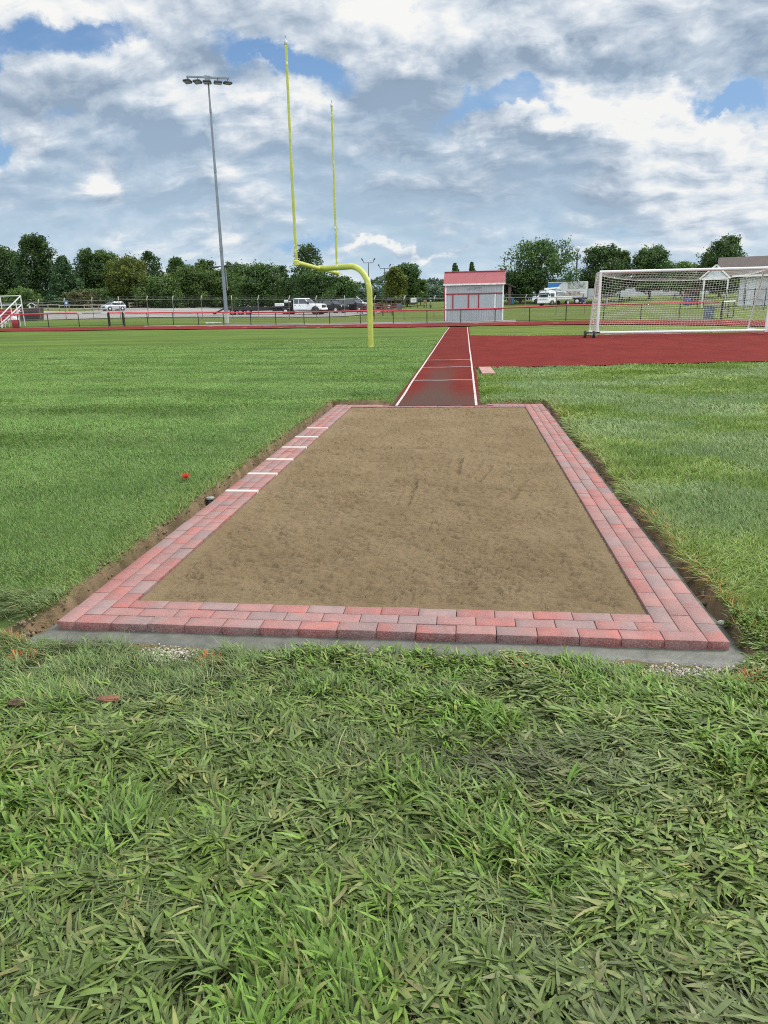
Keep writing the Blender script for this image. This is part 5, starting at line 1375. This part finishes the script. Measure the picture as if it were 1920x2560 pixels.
def barrel(px, zc, c_, label, h=.9, r=.32):
    (x_, y_, z_), rz = place(px, zc); s_ = thing('barrel', label, 'barrel', (x_, y_, z_), rz)
    m_ = mat('barrel '+label[:22], c_, .5, var=.15)
    MB().lathe([(r*.92, 0), (r, .05), (r, h*.33), (r*1.04, h*.35), (r, h*.37), (r, h*.66), (r*1.04, h*.68), (r, h*.7), (r, h-.03), (r*.95, h)], n=16).build('drum', m_, s_)
    MB().lathe([(.001, h-.06), (r*.9, h-.06), (r*.93, h-.02)], n=16).build('rim', BPL, s_)
barrel(999, 117, (.05, .11, .22), 'blue barrel beside the low dark hut left of the notice board', .95, .36)
barrel(1280.5, 121, (.03, .22, .42), 'bright blue barrel at the picnic shelter post behind the shed', .95, .34)
barrel(1719, 96, (.04, .09, .25), 'navy blue barrel by the brown stall seen through the goal net', 1.0, .36)
(x_, y_, z_), rz = place(985, 126)
hu = thing('low_hut', 'low dark roofed open hut under the yellow green tree', 'hut', (x_, y_, z_), rz)
MB().prism([(-1.6, 1.25), (1.6, 1.25), (.9, 1.75), (-.9, 1.75)], -1., 1.).build('roof', mat('dark shingle', (.05, .05, .055), .8), hu)
for xx in (-1.3, -.45, .45, 1.3): MB().bar((xx, -.8, -.1), (xx, -.8, 1.3), .12).build('post', RST, hu)
MB().box((0, .6, .55), (2.6, .1, 1.1)).build('back_wall', mat('brown boards', (.16, .11, .09), .8), hu)
for i, xx in enumerate((-.9, .1, .8)): MB().box((xx, -.2, .35), (.5, .5, .6), .2*i, .05).build('crate', WHT if i != 1 else RST, hu)
MB().box((.9, -.9, 1.62), (.3, .1, .2), 0, .04).build('lamp', WHT, hu)
# brown pipe railing
pr = thing('pipe_railing', 'red brown pipe railing of three rails round the parking bay', 'railing', (0, 0, 0))
PRM = mat('red brown pipe', (.13, .045, .04), .6, var=.25)
RP = []
for px, zc in [(893, 97), (905, 92), (918, 89), (934, 86), (957, 87), (980, 89), (1003, 106), (968, 104), (940, 103), (915, 102)]:
    X, Y = col(px, zc); RP.append(np.array([X, Y, t1(X, Y)]))
for i, p in enumerate(RP):
    MB().tube([tuple(p+(0, 0, -.1)), tuple(p+(0, 0, 1.2))], .075, 7).build('post', PRM, pr)
    if i and i != 6:
        for h in (.4, .78, 1.14): MB().tube([tuple(RP[i-1]+(0, 0, h)), tuple(p+(0, 0, h))], .045, 6).build('rail', PRM, pr)
# picnic shelter
(x_, y_, z_), rz = place(1262, 119)
ps_ = thing('picnic_shelter', 'open picnic shelter with low dark brown roof showing past the shed', 'shelter', (x_, y_, z_), rz)
MB().prism([(-3.6, 2.75), (-3.6, 2.9), (0, 3.5), (1.75, 2.75), (1.75, 2.58), (0, 3.25)], -1.5, 2.5).build('roof', mat('dark brown roof', (.06, .04, .035), .8, var=.25), ps_)
for xx in (-3., .75): MB().box((xx, -1., 1.4), (.5 if xx > 0 else .3, .5, 2.9)).build('pillar', mat('brown brick pillar', (.09, .06, .055), .85, var=.3, vs=12), ps_)
# white building with a gabled porch
(x_, y_, z_), rz = place(1815, 78, 0)
ang = R(-38)
wb = thing('white_building', 'white metal building with brown roof and gabled open porch behind the goal', 'building', (x_, y_, z_), rz+R(0))
WBW = ribbed('pale grey white siding', (.50, .53, .55), (.44, .465, .485), .35); SHG = mat('brown shingle roof', (.085, .068, .062), .9, var=.25, vs=6)
ke = 78/FOC
def bx_(px): return (px-1815)*ke
HW = 3.15
MB().box((7.2, 3.6, HW/2), (12, 6, HW)).build('wall', WBW, wb)
rfb = MB(); rfb.prism([(-.15, HW-.05), (3.6, HW+2.0), (3.6, HW+2.15), (-.15, HW+.1)], bx_(1787), 13.6, 'x'); rfb.prism([(7.35, HW-.05), (3.6, HW+2.0), (3.6, HW+2.15), (7.35, HW+.1)], bx_(1787), 13.6, 'x'); rfo = rfb.build('roof', SHG, wb)
MB().box((7., -.2, HW), (13.3, .07, .2)).build('gutter', WTR, rfo)
# porch: gable end facing the track, on white posts
gx0, gx1 = bx_(1756), bx_(1815)
MB().prism([(-.0, HW+.02), (7.2, HW+.02), (3.6, HW+1.95)], bx_(1787)+.05, bx_(1787)+.12, 'x').build('gable_end', WBW, wb)
pg = MB(); pg.prism([(gx0+.1, HW-.15), (gx1-.05, HW-.15), ((gx0+gx1)/2, HW+1.0)], -1.6, -1.5, 'y'); pg.build('porch_gable', mat('pale blue grey siding', (.50, .55, .60), .5), wb)
pr_ = MB(); mx_ = (gx0+gx1)/2
for a, c_ in ((gx0-.25, mx_), (gx1+.2, mx_)): pr_.prism([(a, HW-.3), (c_, HW+1.12), (c_, HW+1.22), (a, HW-.18)], -1.75, 3.6, 'y')
pr_.build('porch_roof', SHG, wb)
for a in (gx0-.25, gx1+.2): MB().bar((a, -1.77, HW-.24), (mx_, -1.77, HW+1.17), .05, .16).build('rake_board', WTR, wb)
MB().bar((gx0, -1.62, HW-.25), (gx1, -1.62, HW-.25), .2, .22).build('porch_beam', WTR, wb)
for a in (gx0+.25, gx1-.0):
    MB().bar((a, -1.6, -.1), (a, -1.6, HW-.3), .16).build('porch_post', WTR, wb)
for xx, ww in ((3.6, 1.0), (6.2, 1.0)): d_ = MB().box((xx, .59, 1.05), (ww, .06, 2.1)).build('door', mat('grey steel door', (.38, .4, .42), .5), wb); MB().box((xx+.38, .55, 1.05), (.06, .06, .14)).build('handle', GALV, d_)
MB().box((1.75, .585, 1.5), (.12, .06, 2.2)).build('downpipe', DULL, wb)
# chain link panel fence before the building
cf = thing('chain_fence', 'dark chain link fence panels standing before the white building wall', 'fence', (0, 0, 0))
CP = []
for px, zc in [(1745, 80), (1760, 74), (1815, 72), (1862, 68), (1885, 68), (1913, 66), (1950, 64)]:
    X, Y = col(px, zc); CP.append(np.array([X, Y, t1(X, Y)]))
for p in CP: MB().tube([tuple(p+(0, 0, -.1)), tuple(p+(0, 0, 1.95))], .045, 7).build('post', BLACK, cf)
for h in (.9, 1.85): MB().tube([tuple(p+(0, 0, h)) for p in CP], .028, 6).build('rail', BLACK, cf)
fabric(CP, .05, 1.9, CLG, cf)
# pale long barn beyond the trees, stall, panel
(x_, y_, z_), rz = place(1655, 165)
ba = thing('long_barn', 'long pale grey barn wall glimpsed under the tree crowns through the net', 'barn', (x_, y_, z_-.3), rz)
MB().box((0, 2.5, 2.0), (19.5, 5, 4.2)).build('wall', ribbed('pale barn sheet', (.46, .475, .49), (.38, .395, .41), .6), ba)
MB().prism([(-.3, 4.05), (2.5, 5.3), (5.3, 4.05)], -10, 10, 'x').build('roof', mat('grey barn roof', (.24, .245, .25), .6), ba)
(x_, y_, z_), rz = place(1728, 98)
st = thing('snack_stall', 'brown boarded stall with dark serving openings seen through the net', 'stall', (x_, y_, z_), rz)
MB().box((0, .6, 1.0), (2.0, 1.2, 2.0)).build('wall', mat('brown red boards', (.13, .07, .055), .8, var=.3, vs=3), st)
MB().box((.2, -.02, 1.4), (1.2, .05, .55)).build('opening', BLACK, st); MB().box((0, .5, 2.08), (2.5, 1.7, .14), 0, .02).build('roof', SHG, st); MB().box((.2, -.15, 1.08), (1.4, .3, .06)).build('counter', WOOD, st)
(x_, y_, z_), rz = place(1776, 50.4)
pn = thing('grey_panel', 'blue grey upright panel bin leaning by the open gate', 'panel', (x_, y_, z_), rz)
MB().box((0, 0, .42), (.68, .34, .84), 0, .03).build('body', mat('blue grey panel', (.10, .13, .165), .5, var=.15), pn); MB().box((0, -.0, .86), (.72, .38, .05), 0, .01).build('lid', mat('dark panel lid', (.06, .07, .09), .5), pn)
def table(px, zc, label):
    (x_, y_, z_), rz = place(px, zc, 20); t_ = thing('picnic_table', label, 'picnic table', (x_, y_, z_), rz)
    DK = mat('dark picnic timber', (.04, .04, .04), .8)
    MB().box((0, 0, .74), (1.8, .75, .06)).build('tabletop', DK, t_)
    for s in (-1, 1): MB().box((0, s*.72, .44), (1.8, .28, .05)).build('seat', DK, t_); MB().bar((s*.6, -.75, 0), (s*.6, .3, .72), .09).bar((s*.6, .75, 0), (s*.6, -.3, .72), .09).build('leg', DK, t_)
table(1564, 120, 'dark picnic table under the trees at the barn wall end')
table(1695, 122, 'dark picnic table beside a tree trunk in front of the barn')

# ---- people
SKIN = mat('skin', (.42, .26, .19), .6, var=.05); HAIRM = mat('brown hair', (.06, .04, .03), .8)
def person(loc, rz, label, shirt, legs, pose='stand', lean=0., arm=0.):
    t_ = thing('person', label, 'person', loc, rz)
    # joints: x forward, y to the left
    hipz = .92 if pose == 'stand' else .55
    hip = Vector((0, 0, hipz)); L_ = lean
    def up(a, d): return Vector((math.sin(a)*d, 0, math.cos(a)*d))
    ch = hip+up(L_, .30); sh_ = hip+up(L_, .48); nk = hip+up(L_, .56); hd = nk+up(L_*.5, .12); tp = hd+up(L_*.4, .12)
    JM = [2, 1, 1, 0, 0, 0]; V = [hip, ch, sh_, nk, hd, tp]; E = [(0, 1), (1, 2), (2, 3), (3, 4), (4, 5)]; Rr = [.135, .145, .12, .052, .092, .075]
    def add(p, par, r, mi=0): V.append(p); E.append((par, len(V)-1)); Rr.append(r); JM.append(mi); return len(V)-1
    add(hd+Vector((.10, 0, -.015)), 4, .018)
    for s in (-1, 1): add(hd+Vector((0, s*.085, -.01)), 4, .018)
    for s in (-1, 1):
        if pose == 'stand': kn = Vector((.03, s*.10, .48)); an = Vector((-.02+.06*s, s*.11, .08))
        else: kn = Vector((.34, s*.16, .46)); an = Vector((.02+.1*s, s*.15, .08))
        h_ = add(hip+Vector((0, s*.09, -.05)), 0, .095, 2); k_ = add(kn, h_, .065, 2); a_ = add(an, k_, .042, 2); add(an+Vector((.17, 0, -.045)), a_, .035, 3)
        so = add(sh_+Vector((0, s*.17, .0)), 2, .06, 1)
        el = V[so]+Vector((math.sin(arm)*.27, s*.05, -math.cos(arm)*.27)); e_ = add(el, so, .042, 1)
        wr = el+Vector((math.sin(arm+.35)*.24, -s*.02, -math.cos(arm+.35)*.24)); w_ = add(wr, e_, .03)
        d_ = (wr-el).normalized(); pa = add(wr+d_*.06, w_, .032)
        for i in range(4):
            f1 = add(wr+d_*.11+Vector((0, (i-1.5)*.02, 0)), pa, .010); add(V[f1]+d_*(.045 if i in (1, 2) else .035)+Vector((-.015, 0, 0)), f1, .008)
        th = add(wr+d_*.05+Vector((.04, -s*.02, 0)), pa, .010); add(V[th]+d_*.035, th, .009)
    me = bpy.data.meshes.new('body'); me.from_pydata([tuple(v) for v in V], E, [])
    o = bpy.data.objects.new('body', me); link(o)
    o.modifiers.new('s', 'SKIN'); o.modifiers.new('u', 'SUBSURF').levels = 1
    for v, r in zip(me.skin_vertices[0].data, Rr): v.radius = (r, r)
    me.skin_vertices[0].data[0].use_root = True
    dg = bpy.context.evaluated_depsgraph_get(); m2 = bpy.data.meshes.new_from_object(o.evaluated_get(dg)); bpy.data.objects.remove(o)
    for mm in (SKIN, shirt, legs, BPL): m2.materials.append(mm)
    for p in m2.polygons:
        q = Vector(p.center); j = min(range(len(V)), key=lambda i_: (V[i_]-q).length-Rr[i_]*.5)
        p.material_index = JM[j] if q.z > .10 else 3
        p.use_smooth = True
    b_ = bpy.data.objects.new('body', m2); link(b_, t_)
    hm = MB().lathe([(.001, .105), (.06, .09), (.098, .03), (.10, -.03), (.085, -.08)], tuple(hd+Vector((-.02, 0, .03))), 12).build('hair', HAIRM, t_)
    return t_
BLS = mat('blue work shirt', (.02, .05, .28), .7); NVY = mat('dark navy shirt', (.03, .035, .06), .7); GRT = mat('pale grey trousers', (.36, .37, .40), .7); DKT = mat('dark trousers', (.03, .03, .04), .7); TSH = mat('dark grey shirt', (.06, .06, .065), .7)
l, rz = place(548, 197, -90); person(l, rz, 'person in dark shirt and pale trousers standing at the back of the gravel lot', TSH, GRT)
l, rz = place(1451, 112, 20); person(l, rz, 'person in bright blue shirt and dark trousers stooping at the box truck tail', BLS, DKT, 'stand', .75, .5)
l, rz = place(1463, 110.5, 200); person(l, rz, 'person in blue shirt and pale grey trousers crouching behind the box truck', BLS, GRT, 'crouch', .9, .7)
l, rz = place(1517, 111, -80); person(l, rz, 'person in navy shirt standing on the grass seen through the goal net', NVY, GRT)
# ================================================================== trees
BARK = mat('grey brown bark', (.10, .082, .066), .95, var=.3, vs=6, bump=.5, bs=20)
LEAF = attr_mat('tree leaves', rough=.55, spec=.25, trans=.25, var=.15, vs=1.5)
def crown(H, Rr, base, shape, n, leaf, c0, c1, seed, nb=38, fill=.25):
    """leaf faces gathered in clumps through an uneven crown; H height, Rr half width, base crown bottom"""
    g = np.random.default_rng(seed)
    hh = (H-base); nb = int(nb*2.1)
    def prof(t):
        if shape == 'round': return np.sin(np.pi*(.18+.72*t))**.55
        if shape == 'cone': return (1-t)**.8*.95+.06
        if shape == 'egg': return np.sin(np.pi*(.27+.66*t))**.62
        if shape == 'slim': return .35+.6*np.sin(np.pi*(.1+.85*t))
        return np.sin(np.pi*(.22+.68*t))**.5
    t = g.random(nb); t[:6] = g.uniform(.86, 1., 6)
    pr = prof(t); a = g.uniform(0, 2*np.pi, nb)
    # lobes: the outline is uneven from side to side
    lob = 1+.22*np.sin(a*2+g.uniform(0, 6))+.16*np.sin(a*3+t*5+g.uniform(0, 6))
    q = np.sqrt(g.uniform(.2, 1., nb)); q[g.random(nb) < fill] *= .5
    rs = Rr*(.09+.15*pr)*g.uniform(.75, 1.3, nb)
    if shape == 'open': rs *= .72
    lob = lob*(1 if shape == 'cone' else 1.06)
    rad = np.maximum(Rr*pr*lob*q*.97-rs*.5, 0)
    top = H*(1-.10*g.random(nb)*(np.arange(nb) > 5))
    z = np.minimum(base+hh*t, top-rs*.6)
    cs = np.c_[rad*np.cos(a), rad*np.sin(a), z]
    w = rs**2; w /= w.sum()
    k = g.choice(nb, n, p=w)
    dirn = g.normal(size=(n, 3)); dirn /= np.linalg.norm(dirn, axis=1)[:, None]
    rr = g.random(n)**.42
    stretch = np.array([1.12, 1.12, .82])
    P = cs[k]+dirn*stretch*(rs[k]*rr*(1+.35*(g.random(n)-.5)))[:, None]
    # inner leaves filling the crown between the clumps
    if shape != 'open':
        m_ = g.random(n) < .30; nm = int(m_.sum())
        tt = g.uniform(.0, .9, nm); aa = g.uniform(0, 6.283, nm); qq = np.sqrt(g.random(nm))*.78*Rr*prof(tt)
        P[m_] = np.c_[qq*np.cos(aa), qq*np.sin(aa), base+hh*tt]
    # sprays reaching out of the outline
    ex = g.random(n) < .14
    P[ex] += (dirn[ex]*.7+np.array([0, 0, .5]))*(rs[k][ex]*.6*g.random(ex.sum()))[:, None]
    P[:, 2] = np.maximum(P[:, 2], base*.6+.05)
    nrm = dirn*.7+g.normal(size=(n, 3))*.6+np.array([0, 0, .5]); nrm /= np.linalg.norm(nrm, axis=1)[:, None]
    t1_ = np.cross(nrm, g.normal(size=(n, 3))); t1_ /= np.linalg.norm(t1_, axis=1)[:, None]; t2_ = np.cross(nrm, t1_)
    s = leaf*g.uniform(.55, 1.25, n)[:, None]
    V = np.stack([P-t1_*s, P+t2_*s*.55+nrm*s*.12, P+t1_*s, P-t2_*s*.55+nrm*s*.12], 1).reshape(-1, 3)
    cl = g.random(nb)**.8
    c = np.asarray(c0)*(1-cl[k][:, None])+np.asarray(c1)*cl[k][:, None]
    c = c*(.72+.56*g.random(n))[:, None]
    return V, np.arange(4*n).reshape(n, 4), np.repeat(c, 4, 0), cs, rs
def trunk(H, Rr, base, cs, r0, seed, stems=1):
    g = random.Random(seed); m = MB()
    for s in range(stems):
        ox = 0 if stems == 1 else (s-(stems-1)/2)*r0*2.2
        top = (g.uniform(-.1, .1)*Rr+ox*3, g.uniform(-.1, .1)*Rr, H*.78)
        pts = [(ox, 0, -.3), (ox*1.2, 0, base*.6), (ox*1.8+top[0]*.4, top[1]*.4, base+.2*(H-base)), (top[0]*.8+ox, top[1]*.8, base+.5*(H-base)), top]
        m.tube(pts, [r0*1.25, r0, r0*.8, r0*.5, r0*.12], 9)
    idx = list(range(len(cs))); g.shuffle(idx)
    for i in idx[:16]:
        c = cs[i]; z0 = max(base*.75, min(c[2]*.62, H*.6)); f = (z0-base*.5)/(H-base)
        m.tube([(0, 0, z0), (c[0]*.5, c[1]*.5, z0+(c[2]-z0)*.6), tuple(c)], [r0*.42, r0*.22, r0*.06], 5, False)
    return m
gL = 'trees behind the gravel lot'
def tree(px, zc, ytop, hw, label, shape='round', cr=.12, c=((.026, .058, .018), (.050, .095, .028)), n=6500, leaf=None, nb=38, stems=1, grp=None, name='tree', gap=None):
    (x, y, z), rz = place(px, zc)
    dd = ray(px, ytop); t = math.hypot(x-CAM[0], y-CAM[1])/math.hypot(dd[0], dd[1]); H = CAM[2]+dd[2]*t-z
    Rr = hw*zc/FOC*(1.22 if grp == gL else 1.05); base = cr*H
    leaf = leaf or max(.16, zc*.00175); n = int(n*1.7)
    sd = int(px*13+zc)
    kf = .85+.5*random.Random(sd).random(); c = tuple(tuple(v*kf for v in q) for q in c)
    V, Q, C, cs, rs = crown(H, Rr, base, shape, n, leaf, c[0], c[1], sd, nb)
    o = thing(name, label, 'tree' if name != 'shrub' else 'shrub', (x, y, z), rz, grp)
    np_mesh('crown', V, quads=Q, m=LEAF, parent=o, col=C)
    trunk(H, Rr, base, cs, max(.10, Rr*.055), sd, stems).build('trunk', BARK, o)
    return o
DG = ((.026, .060, .018), (.064, .112, .030)); MG = ((.042, .084, .022), (.090, .138, .036)); YG = ((.070, .100, .018), (.125, .150, .026)); BG = ((.024, .056, .024), (.052, .096, .040)); FG = ((.05, .085, .055), (.075, .115, .075))  # FG is paled and blued: haze painted into the far leaf colour
gL = 'trees behind the gravel lot'
tree(22, 168, 614, 56, 'dark loose maple with sky showing through, behind the bleachers', 'egg', .10, DG, 7500, grp=gL)
tree(108, 160, 588, 50, 'tallest dark green tree of the row behind the lot, its top in two peaks', 'egg', .10, DG, 9000, nb=46, grp=gL)
tree(172, 156, 640, 58, 'broad dark evergreen with drooping boughs falling away towards the silver car', 'cone', .03, BG, 8500, nb=50, grp=gL)
tree(234, 178, 622, 42, 'mid green tree with a domed top just past the evergreen', 'egg', .06, DG, 6000, grp=gL)
tree(276, 180, 624, 40, 'dark green tree with a fringed top behind the silver car', 'egg', .06, MG, 6000, grp=gL)
tree(328, 162, 640, 54, 'yellowish green bushy tree standing out in the row behind the lot', 'round', .03, YG, 7500, grp=gL)
tree(386, 190, 629, 36, 'thin dark spiky tree rising behind the yellowish bushy tree', 'slim', .1, DG, 3600, grp=gL)
tree(412, 158, 690, 50, 'low spreading olive green tree at the lumber pile', 'round', .02, MG, 6000, grp=gL)
tree(452, 184, 641, 32, 'dark rounded treetop standing behind the low olive tree', 'egg', .1, DG, 4200, grp=gL)
tree(486, 164, 662, 46, 'mid green full tree just left of the floodlight pole', 'round', .03, MG, 6500, grp=gL)
tree(520, 182, 647, 34, 'green tree with pale ragged top behind the floodlight pole', 'egg', .08, MG, 4500, grp=gL)
tree(560, 168, 674, 40, 'green tree directly behind the floodlight pole', 'round', .03, MG, 5000, grp=gL)
tree(583, 196, 654, 28, 'narrow dark treetop peeping up right of the floodlight pole', 'egg', .1, DG, 3200, grp=gL)
tree(655, 160, 659, 60, 'wide dark rounded tree above the far white pickup', 'round', .06, DG, 8000, nb=44, grp=gL)
tree(707, 178, 665, 24, 'thin poplar with see through top beside the tallest see through tree', 'slim', .08, BG, 2600, nb=24, grp=gL)
tree(737, 160, 688, 34, 'dark conical tree between the poplar and the goal post crossbar', 'cone', .02, DG, 4200, grp=gL)
tree(776, 156, 606, 44, 'tall open see through tree behind the goal post crossbar', 'egg', .12, DG, 3600, nb=40, grp=gL)
tree(786, 152, 680, 58, 'dense dark tree filling the space under the crossbar', 'round', .04, DG, 7000, grp=gL)
tree(846, 172, 692, 44, 'dark rounded tree sloping down behind the black cars', 'round', .03, DG, 5200, grp=gL)
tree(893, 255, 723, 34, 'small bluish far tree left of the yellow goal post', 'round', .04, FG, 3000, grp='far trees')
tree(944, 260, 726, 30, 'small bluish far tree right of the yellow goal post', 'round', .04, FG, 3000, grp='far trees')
tree(988, 128, 668, 36, 'yellow green ragged tree left of the red roofed shed', 'egg', .10, YG, 5000, nb=34)
tree(1018, 133, 657, 42, 'dark green tree just behind the yellow green one', 'egg', .08, DG, 5200, nb=36)
tree(1052, 136, 700, 24, 'small mid green tree behind the notice board', 'slim', .22, MG, 1800, nb=20)
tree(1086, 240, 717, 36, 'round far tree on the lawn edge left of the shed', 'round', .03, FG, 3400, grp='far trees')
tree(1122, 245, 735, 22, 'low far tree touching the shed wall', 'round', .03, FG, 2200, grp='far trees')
tree(1136, 118, 657, 24, 'spiky treetop behind the shed roof, nearer the goal post', 'cone', .2, DG, 2600, nb=26)
tree(1178, 119, 656, 22, 'spiky treetop behind the shed roof, nearer the big open tree', 'cone', .2, DG, 2600, nb=26)
tree(1344, 124, 598, 92, 'big spreading open crowned tree right of the shed', 'open', .26, DG, 6500, leaf=.21, nb=85)
tree(1300, 122, 676, 44, 'small dense dark tree in front of the big open crowned tree', 'round', .12, DG, 4200)
tree(1500, 122, 610, 54, 'dark tree with ragged crown directly behind the goal corner', 'egg', .14, DG, 7000)
tree(1548, 126, 628, 30, 'narrow ragged tree touching the dark tree behind the goal corner', 'slim', .2, MG, 3400)
tree(1622, 124, 616, 56, 'round dark tree behind the middle of the soccer goal', 'round', .16, DG, 7500)
tree(1700, 150, 655, 44, 'lower dark tree between the two taller crowns above the goal', 'round', .14, MG, 4500)
tree(1745, 152, 660, 40, 'low dark tree hidden behind the porch gable', 'round', .14, DG, 4500)
tree(1797, 120, 590, 64, 'tall two lobed dark tree above the brown roof', 'egg', .14, DG, 8000, nb=44)
tree(1890, 168, 653, 50, 'low green tree behind the brown roof end', 'round', .1, MG, 4500)
for px, zc, yt, hw, lab, cc in [(60, 150, 722, 44, 'grey green thicket shrub behind the white bleacher rail', MG), (205, 152, 728, 42, 'reddish olive shrub under the evergreen by the blue sign', ((.05, .06, .025), (.09, .085, .035))), (255, 158, 722, 40, 'green shrub behind the silver car roof', MG), (345, 168, 730, 50, 'dark shrub beneath the yellowish bushy tree', DG),
                              (610, 198, 738, 46, 'shrub mass behind the far white pickup', DG), (700, 190, 735, 50, 'dark shrub behind the flatbed truck cab', DG), (520, 200, 735, 40, 'shrub behind the rusty rack', DG), (440, 196, 733, 40, 'shrub between boulder and lumber pile', DG), (130, 158, 735, 45, 'dark shrub behind the kiosk roof', DG), (950, 112, 757, 12, 'brown ornamental grass clump inside the pipe railing', ((.12, .09, .05), (.17, .13, .07)))]:
    tree(px, zc, yt, hw, lab, 'round', .0, cc, 2600 if hw > 20 else 700, nb=22, name='shrub')
# far wood closing the horizon: one mass
V, Q, C, k = [], [], [], 0
g = np.random.default_rng(5)
for px in np.arange(-160, 2100, 13.):
    zc = 330+60*math.sin(px*.01)+g.uniform(-25, 25); X, Y = col(px, zc); z = t1(X, Y)
    h = (7.5+3.5*vnoise(np.array([px*.02]), np.array([0.]), 3)[0]+2*g.random())*(zc/330)
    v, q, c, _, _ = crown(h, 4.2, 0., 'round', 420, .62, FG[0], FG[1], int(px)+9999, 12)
    V.append(v+(X, Y, z-.5)); Q.append(q+k); C.append(c); k += len(v)
tag(np_mesh('woods', np.concatenate(V), quads=np.concatenate(Q), m=LEAF, col=np.concatenate(C)), kind='stuff')
